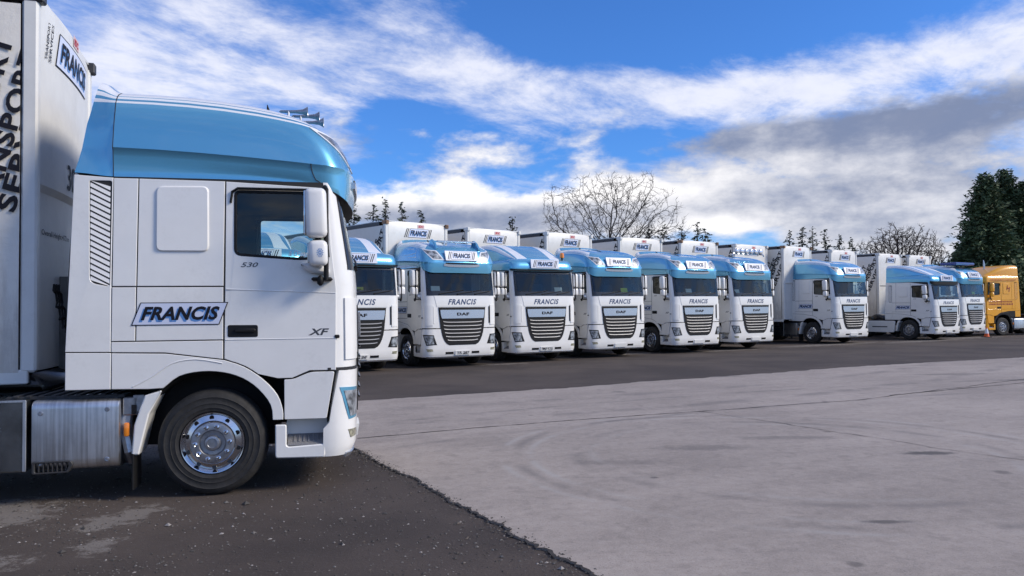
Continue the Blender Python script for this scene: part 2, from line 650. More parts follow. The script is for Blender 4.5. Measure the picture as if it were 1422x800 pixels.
ROOF_SUPER = Surf([(-.6, nrow(1.10, .80, .10, .30, .05, -.88, 3.02, 2.93, 9)),
                   (-.1, nrow(1.225, 1.0, .25, .30, .06, -.88, 3.022, 2.85, 9)),
                   (0, nrow(1.222, 1.0, .28, .30, .06, -.88, 3.03, 2.85, 9)),
                   (.5, nrow(1.230, 1.0, .30, .36, .06, -.88, 3.15, 3.0, 2)),
                   (.93, nrow(1.245, 1.0, .31, .42, .06, -.88, 3.275, 3.14, 1.5)),
                   (1.0, nrow(1.258, 1.0, .31, .43, .06, -.88, 3.30, 3.165, 1.5)),
                   (1.08, nrow(1.252, .99, .31, .44, .06, -.88, 3.33, 3.20, 1.5)),
                   (1.5, nrow(1.215, .90, .345, .48, .06, -.88, 3.53, 3.36, 2)),
                   (2.0, nrow(1.150, .75, .40, .52, .06, -.88, 3.745, 3.53, 2.4)),
                   (2.35, nrow(1.10, .69, .38, .52, .06, -.88, 3.81, 3.59, 2.6)),
                   (2.7, nrow(1.04, .64, .36, .50, .06, -.88, 3.85, 3.635, 2.7)),
                   (3.1, nrow(.95, .58, .34, .46, .06, -.88, 3.885, 3.675, 2.8)),
                   (3.5, nrow(.80, .50, .32, .40, .06, -.88, 3.91, 3.71, 2.8)),
                   (4.0, nrow(.45, .35, .28, .25, .05, -.88, 3.93, 3.745, 2.8)),
                   (4.4, nrow(.06, .2, .1, .03, .01, -.88, 3.935, 3.80, 2.8))])
ROOF_SPACE = Surf([(-.6, nrow(1.10, .80, .10, .30, .05, -1.20, 3.02, 2.96, 9)),
                   (0, nrow(1.238, 1.02, .20, .30, .06, -1.20, 3.03, 2.97, 9)),
                   (.5, nrow(1.235, 1.02, .22, .32, .06, -1.20, 3.16, 3.12, 2)),
                   (1.0, nrow(1.22, 1.00, .20, .34, .06, -1.20, 3.28, 3.24, 2)),
                   (1.4, nrow(1.18, .94, .20, .34, .06, -1.20, 3.35, 3.32, 2)),
                   (1.8, nrow(1.10, .85, .18, .32, .05, -1.20, 3.39, 3.37, 2)),
                   (2.4, nrow(.5, .4, .15, .2, .04, -1.20, 3.43, 3.43, 2)),
                   (2.8, nrow(.05, .1, .05, .02, .01, -1.20, 3.44, 3.44, 2))])

# ------------------------------------------------------------------ wheels
_wheel = {}


def wheel_mesh(kind):
    """tyre, rim, hub meshes with the outer face on +Y (d = 0 at the tyre's outer wall), axle along Y"""
    if kind in _wheel:
        return _wheel[kind]
    ax = (0, 1, 0)
    ty = MB()
    prof = [(.292, -.03), (.302, -.006), (.330, .0), (.334, .004), (.340, .001), (.372, .003), (.376, .007), (.381, .003), (.43, .003), (.434, .006), (.440, .0), (.45, -.004), (.478, -.022), (.494, -.05), (.503, -.085), (.505, -.12)]
    ty.lathe(prof + [(.505, -.125), (.492, -.127), (.492, -.137), (.505, -.139), (.506, -.17), (.493, -.172), (.493, -.182), (.506, -.184), (.503, -.235), (.49, -.27), (.46, -.30), (.36, -.31), (.292, -.29)], (0, 0, 0), ax, 56)
    T = ty.build('tyre', RUBBER, None, 40, warp=False)
    rm = MB()
    N = 60
    front = kind != 'drive'
    if front:
        prof = [(.296, -.012), (.288, .0), (.281, -.002), (.272, -.03), (.262, -.05), (.208, -.035), (.200, -.012), (.192, .004), (.185, .006), (.125, .006), (.117, -.004), (.112, -.022), (.080, -.024), (.074, .004), (.066, .016), (.046, .020), (.042, .012), (.001, .013)]
    else:
        prof = [(.296, -.012), (.288, .0), (.280, -.004), (.275, -.06), (.265, -.13), (.215, -.16), (.19, -.165), (.13, -.165), (.125, -.12), (.11, -.06), (.10, -.04), (.06, -.035), (.001, -.033)]
    rm.lathe(prof, (0, 0, 0), ax, N, [0] * 6 + [1] * 30)
    bk = MB()
    for k in range(10):
        a = 2 * pi * k / 10 + .16
        dd = -.0425 if front else -.145
        c = Vector((sin(a) * .235, dd + .003, cos(a) * .235))
        nrm = Vector((sin(a) * (-.28 if front else .5), 1, cos(a) * (-.28 if front else .5))).normalized()
        bk.lathe([(.022, -.012), (.022, .002), (.020, .0035), (.001, .0035)], c, nrm, 12)
    nu = MB()
    for k in range(10):
        a = 2 * pi * (k + .5) / 10 + .16
        r_ = .156
        d0 = .005 if front else -.166
        nu.lathe([(.024, 0), (.024, .005), (.0175, .008), (.0165, .030), (.011, .036), (.001, .036)], (sin(a) * r_, d0, cos(a) * r_), ax, 8)
    rim = rm.build('rim', [CHROME, ALLOY] if kind == 'alloy' else [STEELRIM, ALLOY], None, 30, warp=False)
    hole = bk.build('hand_hole', GLOSSBLACK, None, 30, warp=False)
    nut = nu.build('wheel_nut_ring', CHROME if kind == 'alloy' else ALLOY, None, 30, warp=False)
    out = [o.data for o in (T, rim, hole, nut)]
    for o in (T, rim, hole, nut):
        bpy.data.objects.remove(o)
    _wheel[kind] = out
    return out


def add_wheel(parent, x, side, face, kind, name='wheel', z=.505, dual=False, lite=False):
    """side +1 left, -1 right; face: |y| of the outer wall"""
    T, rim, hole, nut = wheel_mesh(kind)
    w = bpy.data.objects.new(name, T)
    COL.objects.link(w)
    w.parent = parent
    w.location = (x, side * face, z)
    w.rotation_euler = (0, random.uniform(-.3, .3), 0 if side > 0 else pi)
    for nm, me in (('rim', rim), ('hand_hole', hole), ('wheel_nut_ring', nut))[:1 if lite else 3]:
        o = bpy.data.objects.new(nm, me)
        COL.objects.link(o)
        o.parent = w
        if nm != 'rim':
            o['kind'] = 'stuff'
    if dual:
        o = bpy.data.objects.new('inner_tyre', T)
        COL.objects.link(o)
        o.parent = w
        o.location = (0, -.34, 0)
    return w


# ------------------------------------------------------------------ tractor unit
def build_tractor(root, roof='super', paint=None, top=None, wheels='alloy', near=False, francis=True, skirt=False):
    paint = paint or WHITE
    top = top or BLUE
    B = BODY
    # ---- shell
    ts = [3, 2.97, 2.7, 2.39, 2.2, 2.0, 1.85, 1.7, 1.55, 1.38, 1.2, 1.0, .8, .6, .4, .2, 0]
    ts = ts + [-t for t in ts[-2::-1]]
    zs = [1.19, 1.5, 2.0, 2.2, 2.27, 2.6, 2.94, 3.02]

    def skip(i, j):
        a, c = abs(ts[j]), abs(ts[j + 1])
        lo, hi = min(a, c), max(a, c)
        z0, z1 = zs[i], zs[i + 1]
        if hi <= 1.381 and z0 >= 2.199 and z1 <= 2.941:
            return True
        return lo >= 1.99 and hi <= 2.391 and z0 >= 2.269 and z1 <= 2.941
    mb = MB()
    mb.grid([[B.p(t, z) for t in ts] for z in zs], lambda i, j: 1 if (min(abs(ts[j]), abs(ts[j + 1])) >= 1.99) else 0, skip)
    for z in (1.19, 3.02):
        mb.add([B.p(t, z) for t in ts], [tuple(range(len(ts)))], 1)
    mb.grid([[B.p(3, z), B.p(-3, z)] for z in zs], 0)
    shell = mb.build('cab_shell', [paint, SEAM], root, 30)
    # ---- lining and fittings seen through the glass
    mb = MB()
    mb.grid([[B.p(t, z, -.05) for t in ts] for z in zs], 0, skip)
    mb.grid([[B.p(3, z) + Vector((.07, -.05, 0)), B.p(-3, z) + Vector((.07, .05, 0))] for z in zs], 0)
    mb.box((-.1, 0, 1.55), (2.2, 2.3, .04), 0, 0)
    mb.box((-.1, 0, 2.97), (2.1, 2.2, .03), 0, 0)
    mb.box((.92, 0, 1.98), (.34, 2.1, .42), .06, 1, None, 2)
    mb.box((.55, .12, 1.85), (.35, .5, .35), .05, 1)
    mb.box((-.80, 0, 1.95), (.72, 2.2, .28), .06, 2)
    interior = mb.build('cab_interior', [LINER, BLACK, SEATM], root, 40)
    for s in (-1, 1):
        mb = MB()
        mb.box((.12, s * .62, 1.92), (.5, .52, .16), .05, 0, None, 2)
        mb.box((-.14, s * .62, 2.28), (.15, .50, .66), .06, 0, Matrix.Rotation(R(-10), 3, 'Y'), 2)
        mb.box((-.20, s * .62, 2.68), (.12, .28, .20), .05, 0, None, 2)
        mb.build('seat', SEATM, interior, 40)
    mb = MB()
    c, nrm = Vector((.62, -.62, 2.2)), Vector((-.55, 0, .84))
    a_, e_ = Vector((0, 1, 0)), nrm.cross(Vector((0, 1, 0)))
    ring = [c + .22 * (a_ * cos(2 * pi * i / 24) + e_ * sin(2 * pi * i / 24)) for i in range(25)]
    mb.tube(ring, .016, 8, cap=False)
    mb.tube([c + a_ * .21, c, c - a_ * .21], .018, 6)
    mb.tube([c, c - nrm * .3], .03, 8)
    mb.build('steering_wheel', BLACK, interior, 40)
    # ---- windscreen
    mb = MB()
    patch(mb, B, rect(-1.40, 1.40, 2.20, 2.945, 28, 6), .004, .006)
    ws = mb.build('windscreen', GLASS, root, 50)
    mb = MB()
    patch(mb, B, rect(-1.46, 1.46, 2.165, 2.305, 30, 2), .009, .012)
    patch(mb, B, rect(-1.46, 1.46, 2.89, 2.965, 30, 2), .009, .012)
    for s in (-1, 1):
        patch(mb, B, rect(s * 1.34, s * 1.46, 2.30, 2.90, 2, 5), .009, .012)
        patch(mb, B, quad((s * 1.34, 2.30), (s * 1.20, 2.30), (s * 1.33, 2.40), (s * 1.34, 2.40), 3, 3), .0085, .011)
    mb.build('windscreen_surround', GLOSSBLACK, ws, 50)
    for y0, y1, zt in ((-.75, .05, 2.33), (-.15, .65, 2.33), (.45, 1.0, 2.30)):
        mb = MB()
        pts = []
        for i in range(7):
            f = i / 6
            y, z = y0 + (y1 - y0) * f, 2.21 + (zt - 2.21) * f
            pts.append(B.p(y / .95 if abs(y) < .95 else 1, z, .03))
        mb.tube(pts, .012, 6)
        mb.tube([B.p(y0 / .95, 2.19, .0), B.p(y0 / .95, 2.21, .035)], .02, 6)
        mb.build('wiper', BLACK, ws, 50)
    # ---- side panels, both sides
    gap = .006
    lip_in = catmull([(-.434, 1.041), (-.295, 1.150), (-.10, 1.189), (.098, 1.176), (.275, 1.116), (.42, 1.008), (.533, .852), (.553, .705)], 3)
    lip_out = catmull([(.648, .705), (.645, .80), (.595, .945), (.465, 1.097), (.29, 1.222), (.108, 1.290)], 3)
    win = rounded([(.205, 2.30), (.86, 2.255), (1.055, 2.30), (1.035, 2.915), (.205, 2.915)], [.06, .1, .06, .07, .05])
    panels = [
        ('sleeper_panel', [(-.878, 2.0), (-.674, 2.0), (-.662, 3.012), (-.873, 3.012)], []),
        ('sleeper_panel', [(-.664, 2.0), (.100, 2.0), (.112, 3.006), (-.652, 3.012)], []),
        ('sleeper_panel', [(-.885, 1.488), (-.682, 1.488), (-.676, 1.988), (-.880, 1.988)], []),
        ('locker_door', [(-.672, 1.488), (.096, 1.488), (.098, 1.988), (-.666, 1.988)], []),
        ('waist_panel', [(-.885, 1.386), (-.42, 1.374), (.096, 1.302), (.096, 1.478), (-.885, 1.478)], []),
        ('lower_rear_panel', [(-1.275, 1.045), (-.892, 1.043), (-.888, 1.378), (-1.273, 1.385)], []),
        ('wheel_arch', [(-.882, 1.043), (-.567, 1.036)] + lip_in + lip_out + [(-.413, 1.362), (-.882, 1.375)], []),
        ('lower_side_panel', rounded([(.662, .705), (1.058, .702), (1.135, 1.158), (.905, 1.158), (.74, 1.09), (.66, 1.09)], [.01, .02, .02, .05, .05, .01]), []),
    ]
    door_out = [(.110, 1.305)] + [(x + .010, z + .008) for x, z in reversed(lip_out[9:])][1:-1] + [(.60, .99 + .115), (.735, 1.105), (.90, 1.174), (1.148, 1.172), (1.153, 1.98), (1.104, 2.405), (1.068, 2.962), (.124, 3.004)]
    for s in (-1, 1):
        fn = lambda x, z, dd, s=s: Vector((x, s * (1.25 + dd - max(0, z - 2.2) * .019), z))
        for nm, poly, holes in panels:
            mb = MB()
            if nm in ('wheel_arch', 'lower_side_panel', 'lower_rear_panel'):
                pass
            mb.prism(poly, holes, fn, -.03, .010, .004)
            if nm == 'wheel_arch':          # raised swage that flares into the arch lip
                sw = catmull([(-.70, 1.06), (-.52, 1.16), (-.36, 1.27), (-.15, 1.305), (.09, 1.262)], 3)
                mb.tube([fn(x, z, .006) for x, z in sw], .010, 6)
            o = mb.build(nm, YELLOW if paint is YELLOW and nm != 'wheel_arch' else (BLACK if paint is YELLOW else paint), root, 30)
            if nm == 'locker_door' and francis:
                u = Vector((1, 0, 0)) if s < 0 else Vector((-1, 0, 0))
                name_sign(frame((-.285, s * 1.262, 1.738), u, (0, 0, 1)), .86, .215, parent=o)
            if nm == 'sleeper_panel' and poly[1][0] > 0 and poly[0][1] > 1.9:
                mb = MB()
                mb.prism(rounded([(-.503, 2.325), (-.03, 2.325), (-.034, 2.955), (-.503, 2.945)], .06), [], fn, .0, .026, .012)
                mb.build('blanking_panel', paint, o, 40)
        # door
        mb = MB()
        mb.prism(door_out, [win], fn, -.03, .010, .004)
        mb.tube([fn(.125 + i * .255, 1.968 - i * .010, .009) for i in range(5)], .006, 6)
        mb.tube([fn(.118 + i * .258, 1.485, .009) for i in range(5)], .006, 6)
        door = mb.build('door', paint, root, 30)
        mb = MB()
        mb.prism(offset(ccw(win), -.010), [offset(ccw(win), .016)], fn, -.01, .013, .003)
        mb.tube([fn(.175, 2.90, .02), fn(.23, 2.938, .03), fn(.9, 2.938, .035), fn(1.05, 2.93, .03)], .014, 6)
        mb.tube([fn(.165, 2.80, .012), fn(.18, 2.90, .02)], .012, 6)
        mb.tube([fn(1.075, 2.28, .01), fn(1.05, 2.60, .012), fn(1.04, 2.90, .012)], .02, 6)
        mb.build('window_seal', BLACK, door, 40)
        mb = MB()
        mb.prism(win, [], fn, -.012, -.006, .001)
        glass_o = mb.build('door_window', GLASS, door, None)
        mb = MB()
        mb.prism(rounded([(.139, 1.508), (.416, 1.506), (.416, 1.623), (.139, 1.625)], .02), [], fn, .0, .014, .004)
        mb.box(fn(.30, 1.572, .024), (.19, .022, .035), .008, 0)
        mb.build('door_handle', BLACK, door, 40)
        u = Vector((1, 0, 0)) if s < 0 else Vector((-1, 0, 0))
        f530 = frame(fn(.339, 2.203, .0105), u, (0, 0, 1))
        if francis:
            mb = MB()
            put_text(mb, '530', f530, .16, .046, shear=.3, bold=.015)
            mb.build('badge', BADGE, door, None)
            mb = MB()
            put_text(mb, 'XF', frame(fn(.985, 1.548, .0105), u, (0, 0, 1)), .20, .066, shear=.3, bold=.03)
            mb.build('badge', BADGE, door, None)
        if near and s < 0:
            mb = MB()
            put_text(mb, 'Shy', frame(fn(.50, 2.335, -.003), u, (0, 0, 1)), .085, .055, shear=.3, bold=.005)
            put_text(mb, '& Dream', frame(fn(.80, 2.315, -.003), u, (0, 0, 1)), .20, .055, shear=.3, bold=.005)
            mb.build('window_lettering', STRIPE, door, None)
        # side-view mirrors
        mb = MB()
        up = MB()
        up.box((.965, s * 1.43, 2.69), (.205, .22, .475), .055, 0, Matrix.Rotation(R(-1.5), 3, 'Y'), 3)
        mo = up.build('mirror_housing', paint, root, 60)
        mb.box((.862, s * 1.43, 2.69), (.02, .18, .42), .008, 0)
        mb.build('mirror_glass', MIRRORG, mo, 40)
        up = MB()
        up.box((.985, s * 1.43, 2.305), (.18, .22, .245), .05, 0, Matrix.Rotation(R(-1.5), 3, 'Y'), 3)
        mo = up.build('mirror_housing', paint, root, 60)
        mb = MB()
        mb.box((.895, s * 1.43, 2.305), (.015, .17, .19), .006, 0)
        mb.build('mirror_glass', MIRRORG, mo, 40)
        if near and s < 0:
            mb = MB()
            fm = frame((1.005, -1.5415, 2.305), (1, 0, 0), (0, 0, 1))
            for k in range(12):
                a = 2 * pi * k / 12
                for r0, r1, w_ in ((.008, .05, .006), (.03, .042, .014)):
                    q = [(cos(a) * r0 - sin(a) * w_ / 2, sin(a) * r0 + cos(a) * w_ / 2), (cos(a) * r0 + sin(a) * w_ / 2, sin(a) * r0 - cos(a) * w_ / 2), (cos(a) * r1, sin(a) * r1)]
                    mb.add([fm(x * .8, y * 1.1, 0) for x, y in q], [(0, 1, 2)])
            mb.build('snowflake_sticker', SIGNBLUE, mo, None)
        mb = MB()
        mb.tube([(1.04, s * 1.25, 2.95), (1.05, s * 1.36, 2.955), (1.06, s * 1.40, 2.93), (1.06, s * 1.41, 2.05)], .024, 8)
        mb.tube([(.98, s * 1.43, 2.5), (.99, s * 1.43, 2.4)], .03, 8)
        mb.box((1.02, s * 1.335, 2.06), (.20, .17, .035), .015, 0)
        mb.box((1.005, s * 1.41, 2.045), (.06, .06, .10), .02, 0)
        arm = mb.build('mirror_arm', BLACK, root, 50)
        mb = MB()
        prof = catmull([(.82, 2.21), (.84, 2.17), (.92, 2.12), (1.06, 2.105), (1.09, 2.14), (1.06, 2.185), (.9, 2.225)], 2)
        mb.prism(prof, [], lambda x, z, dd, s=s: Vector((x, s * (1.25 + dd), z)), 0, .10, .03)
        mb.build('mirror_foot', paint, arm, 50)
        # rear extender with louvres
        lou = rounded([(-1.072, 2.03), (-.90, 1.995), (-.888, 2.985), (-1.082, 2.985)], [.06, .03, .02, .02])
        mb = MB()
        mb.prism([(-1.275, 1.395), (-.892, 1.388), (-.878, 3.015), (-1.212, 3.035)], [lou], fn, -.03, .010, .004)
        rp = mb.build('rear_side_panel', paint, root, 30)
        mb = MB()
        mb.prism(offset(ccw(lou), -.002), [], fn, -.01, .002, .001)
        mb.build('louvre_backing', SEAM, rp, None)
        for k in range(-1, 19):
            z = 2.05 + k * .0545
            cl = lambda q: max(2.0, min(2.985, q))
            xl, xr_ = (-1.066 - .010 * (z - 2.03)), -.902
            if z + .062 > 3.02:
                continue
            mb = MB()
            mb.add([fn(xl, cl(z + .062), .009), fn(xr_, cl(z - .028), .009), fn(xr_, cl(z + .010), .003), fn(xl, cl(z + .100), .003),
                    fn(xl, cl(z + .062), .001), fn(xr_, cl(z - .028), .001)], [(0, 1, 2, 3), (0, 4, 5, 1)])
            mb.build('slat', paint, rp, None)
        # door step unit
        mb = MB()
        y0 = s * 1.262
        mb.prism(rounded([(.575, .335), (1.04, .325), (1.052, .455), (.70, .44), (.68, .455), (.68, .655), (.575, .655)], [.03, .03, .01, .02, .02, .02, .01]), [], lambda x, z, dd, s=s: Vector((x, s * (1.25 + dd), z)), -.06, .012, .01)
        mb.grid([[(.68, s * 1.06, .44), (1.06, s * 1.06, .44)], [(.68, s * 1.06, .70), (1.06, s * 1.06, .70)]])
        mb.grid([[(.68, s * 1.06, .44), (.68, s * 1.06, .70)], [(.68, s * 1.25, .44), (.68, s * 1.25, .66)]])
        st = mb.build('step_unit', paint, root, 30)
        mb = MB()
        rt = Matrix.Rotation(s * R(-24), 3, 'X')
        mb.box((.87, s * 1.155, .490), (.37, .20, .02), .006, 0, rt)
        for k in range(6):
            mb.box((.75 + k * .045, s * 1.158, .503), (.018, .12, .012), .003, 0, rt)
        mb.build('step_tread', TREADG, st, 30)
        # arch liner
        mb = MB()
        arc = catmull([(-.70, .45), (-.62, .75), (-.49, .98), (-.30, 1.13), (-.10, 1.183), (.10, 1.172), (.30, 1.10), (.45, .97), (.55, .80), (.575, .40)], 3)
        mb.grid([[Vector((x, s * 1.245, z)) for x, z in arc], [Vector((x, s * 1.19, z - .03)) for x, z in arc], [Vector((x, s * .80, z - .03)) for x, z in arc]])
        mb.add([Vector((x, s * .80, z)) for x, z in arc], [tuple(range(len(arc)))])
        mb.build('arch_liner', BLACK, root, 50)
        mb = MB()
        mb.prism(rounded([(-.600, .975), (-.447, 1.021), (-.56, .80), (-.648, .425), (-.712, .425), (-.69, .70)], .01), [], lambda x, z, dd, s=s: Vector((x, s * (1.25 + dd), z)), -.30, .0, .012)
        mb.build('mudguard', BLACK if paint is YELLOW else paint, root, 40)
        mb = MB()
        mb.box((-.70, s * 1.10, .27), (.02, .30, .34), .004, 0)
        mb.build('mudflap', BLACK, root, None)
    # ---- front
    mb = MB()
    patch(mb, B, quad((-.90, 1.83), (.90, 1.83), (.98, 2.16), (-.98, 2.16), 16, 4), .010, .02)
    bon = mb.build('bonnet_panel', paint, root, 40)
    if francis:
        mb = MB()
        put_text(mb, 'FRANCIS', lambda a, b_, dd: B.p(B.t_at_y(a, b_), b_, .014 + dd), .98, .17, 0.0, 1.975, 0, 0, shear=.32, bold=.03, space=1.15)
        mb.build('lettering', NAVY, bon, None)
    for s in (-1, 1):
        mb = MB()
        pts = rect(s * 1.06, s * 1.62, 1.27, 1.88, 8, 6)
        patch(mb, B, pts, .017, .02)
        df = mb.build('wind_deflector', paint, root, 40)
        mb = MB()
        patch(mb, B, rect(s * .985, s * 1.045, 1.33, 1.84, 2, 4), .020, .02)
        mb.build('deflector_slot', BLACK if s > 0 else paint, df, 40)
        mb = MB()
        patch(mb, B, rect(s * .93, s * 2.0, 1.165, 1.195, 12, 1), .012, .02)
        mb.build('bumper_gap', SEAM, df, None)
        mb = MB()
        mb.box((1.16, s * 1.255, 1.50), (.05, .03, .035), .008)
        mb.build('side_marker_lamp', BLACK, root, 40)
    # grille
    gw = [(1.81, .80), (1.70, .79), (1.55, .775), (1.40, .76), (1.22, .74), (1.05, .71), (.92, .67), (.80, .61), (.72, .54), (.675, .45)]
    gp = [[(B.t_at_y(w * (-1 + 2 * j / 20), z), z) for j in range(21)] for z, w in gw]
    mb = MB()
    patch(mb, B, gp, .022, .03)
    gr = mb.build('grille', BLACK, root, 40)
    mb = MB()
    patch(mb, B, [[(B.t_at_y(w * (-1 + 2 * j / 16), z), z) for j in range(17)] for z, w in ((1.735, .755), (1.60, .745), (1.475, .71))], .046, .04)
    bar = mb.build('grille_bar', SILVER, gr, 40)
    mb = MB()
    put_text(mb, 'DAF', lambda a, b_, dd: B.p(B.t_at_y(a, b_), b_, .050), .42, .09, 0, 1.605, 0, 0, bold=.05, space=1.1)
    mb.build('emblem', SIGNBLACK, gr, None)
    for z, w in ((1.365, .66), (1.255, .65), (1.145, .635), (1.035, .61), (.925, .575), (.815, .52)):
        mb = MB()
        rows = []
        for (dz_, of) in ((.018, .020), (.006, .030), (-.003, .042), (-.012, .043), (-.015, .026)):
            rows.append([B.p(B.t_at_y(w * (-1 + 2 * j / 14), z), z + dz_ + .022 * abs(-1 + 2 * j / 14) ** 6, of) for j in range(15)])
        mb.grid(rows)
        mb.build('slat', SLATM, gr, 60)
    # bumper
    mb = MB()
    zz = [.33, .37, .43, .6, .66, .8, 1.0, 1.10, 1.165]
    tt = [2.02, 2.0, 1.85, 1.7, 1.5, 1.3, 1.1, 1.0, .8, .6, .4, .2, 0]
    tt = tt + [-t for t in tt[-2::-1]]
    rear_t = lambda z: 1.965 - .185 * max(0, min(1, (z - .7) / .46)) if z > .65 else 2.015
    patch(mb, B, [[(t * rear_t(z) / 2.02 if abs(t) > 1.9 else max(-rear_t(z) * .985, min(rear_t(z) * .985, t)), z) for t in tt] for z in zz], .012, .12)
    bu = mb.build('bumper', paint, root, 35)
    mb = MB()
    patch(mb, B, rect(-1.5, 1.5, .318, .352, 20, 1), .028, .03)
    mb.build('bumper_lip', SILVER, bu, 40)
    for s in (-1, 1):
        mb = MB()
        patch(mb, B, quad((s * 1.50, .675), (s * .90, .69), (s * 1.02, .985), (s * 1.76, 1.0), 10, 5), .016, .02)
        hl = mb.build('headlight', top if near else BLACK, bu, 40)
        mb = MB()
        patch(mb, B, quad((s * 1.46, .705), (s * 1.0, .715), (s * 1.06, .955), (s * 1.66, .965), 10, 5), .021, .02)
        mb.build('lamp_lens', LENS, root if False else hl, 40)
        mb = MB()
        patch(mb, B, quad((s * 1.42, .49), (s * 1.06, .50), (s * 1.10, .57), (s * 1.52, .575), 6, 2), .016, .02)
        mb.build('fog_lamp', FOGM, bu, 40)
        mb = MB()
        patch(mb, B, rect(B.t_at_y(s * .31, .44), B.t_at_y(s * .58, .44), .415, .475, 4, 1), .015, .02)
        mb.build('bumper_vent', GLOSSBLACK, bu, 40)
    mb = MB()
    patch(mb, B, rect(B.t_at_y(-.26, .44), B.t_at_y(.26, .44), .39, .50, 6, 1), .040, .04)
    pl_ = mb.build('number_plate', PLATE, bu, 40)
    # ---- roof
    if roof == 'super':
        F = ROOF_SUPER
        vs_ = [0, .25, .5, .75, .93, 1.0, 1.08, 1.3, 1.5, 1.75, 2.0, 2.13, 2.25, 2.42, 2.50, 2.70, 2.9, 3.1, 3.3, 3.5, 3.75, 4.0, 4.4]
        tt = [3, 2.8, 2.6, 2.4, 2.2, 2.1, 2.0, 1.9, 1.8, 1.7, 1.6, 1.5, 1.4, 1.3, 1.2, 1.1, 1.0, .8, .6, .4, .2, 0]
        tt = tt + [-t for t in tt[-2::-1]]
        white_v = lambda v: 1.99 < v < 2.12 or 2.24 < v < 2.41 or 2.49 < v < 3.09
        mb = MB()
        mb.grid([[F.p(t, v) for t in tt] for v in vs_], lambda i, j: 1 if white_v(vs_[i]) and min(abs(tt[j]), abs(tt[j + 1])) >= 1.59 else 0)
        mb.grid([[F.p(t, v) for t in tt] for v in (-.6, -.1, 0)], 2)
        fr = mb.build('roof_fairing', [top, STRIPE, BLACK], root, 28)
        # visor split line and strip
        for s in (-1, 1):
            mb = MB()
            pts = [F.p(s * (2.045 - .10 * f ** 2), 1.0 - 1.0 * f, .001) for f in [i / 8 for i in range(9)]]
            mb.tube(pts, .0045, 5)
            mb.build('panel_joint', SEAM, fr, None)
            mb = MB()
            patch(mb, F, quad((s * 1.22, 1.17), (s * .70, 1.14), (s * 1.16, 1.96), (s * 1.80, 1.98), 10, 6), .010, .02)
            hl = mb.build('roof_lamp', STRIPE, fr, 40)
            mb = MB()
            patch(mb, F, quad((s * 1.20, 1.25), (s * .80, 1.22), (s * 1.18, 1.89), (s * 1.70, 1.91), 10, 6), .014, .02)
            mb.build('lamp_lens', LENS, hl, 40)
        mb = MB()
        patch(mb, F, [[(j / 8 * .72, .80 + .10 * abs(j / 8) ** 4 - (.0 if i else .22)) for j in range(-8, 9)] for i in range(2)], .022, .03)
        mb.build('visor_strip', SILVER, fr, 40)
        mb = MB()
        patch(mb, F, [[(j / 8 * .66, .98 - (0 if i else .14)) for j in range(-8, 9)] for i in range(2)], .010, .02)
        mb.build('visor_slot', GLOSSBLACK, fr, 40)
        # rear wedge and spoiler
        vs2 = vs_
        mb = MB()
        rows = []
        for v in vs2:
            w, xs, ax, r, bow, xr, zr, zf, q = F.row(v)
            x1 = -1.215 + .16 * max(0, min(1, (zr - 3.03) / .9))
            kick = .11 * max(0, min(1, (v - 1.9) / .9))
            row = []
            for f in (0, .15, .4, .7, 1.0):
                x = -.884 + (x1 + .884) * f
                ff = f * f * (3 - 2 * f)
                wv = w if v > 1.5 else 1.222 + (1.215 - 1.222) * v / 1.5
                y = wv - .05 * ff * min(1, v)
                row.append((x, y, zr + (.03 * (1 - min(1, v)) + kick) * ff))
            rows.append(row)
        for s in (-1, 1):
            mb.grid([[Vector((x, s * y, z)) for x, y, z in r_] for r_ in rows], lambda i, j: 1 if white_v(vs2[i]) else 0)
        rear = [Vector(r_[-1]) for r_ in rows]
        mb.grid([[p + Vector((0, 0, 0)) for p in rear], [Vector((p.x, -p.y, p.z)) for p in rear]], 2)
        wedge = mb.build('rear_fairing', [top, STRIPE, BLACK], root, 35)
        for s in (-1, 1):
            mb = MB()
            mb.tube([F.p(s * 3, v, .0) + Vector((-.002, 0, 0)) for v in vs_[:-1]], .0045, 5)
            mb.build('panel_joint', SEAM, wedge, None)
        # sign on the roof front
        if francis and not near:
            name_sign(frame((1.345, 0, 3.372), (0, 1, 0), (-.36, 0, 1)), 1.12, .26, bars=True, parent=fr, name='roof_sign', board=.04)
    else:
        F = ROOF_SPACE
        vs_ = [0, .25, .5, .75, 1.0, 1.2, 1.4, 1.6, 1.8, 2.1, 2.4, 2.8]
        tt = [3, 2.6, 2.2, 2.0, 1.85, 1.7, 1.55, 1.4, 1.2, 1.0, .7, .4, 0]
        tt = tt + [-t for t in tt[-2::-1]]
        mb = MB()
        mb.grid([[F.p(t, v) for t in tt] for v in vs_], 0)
        mb.grid([[F.p(t, v) for t in tt] for v in (-.6, 0)], 1)
        mb.grid([[F.p(3, v), F.p(-3, v)] for v in vs_], 0)
        fr = mb.build('cab_roof', [top, BLACK], root, 30)
        mb = MB()
        rows = []
        for (x, w, z, r_) in ((-1.22, 1.17, 3.96, .22), (-1.0, 1.17, 3.965, .22), (-.7, 1.16, 3.955, .22), (-.35, 1.14, 3.90, .22), (0.0, 1.11, 3.80, .2), (.35, 1.06, 3.66, .18), (.65, 1.0, 3.52, .12), (.86, .94, 3.42, .05), (.92, .92, 3.385, .02)):
            zb = 3.30
            r_ = min(r_, max(.01, z - zb - .02))
            row = [(x, w + .03 * (z - zb), zb), (x, w, z - r_)] + [(x, w - r_ + r_ * cos(a), z - r_ + r_ * sin(a)) for a in (pi / 8, pi / 4, 3 * pi / 8, pi / 2)] + [(x, w - r_ - .05, z + .002), (x, w * .5, z + .02)]
            row = row + [(p[0], 0, z + .03)] if False else row
            rows.append(row + [(x, -p[1], p[2]) for p in row[::-1]])
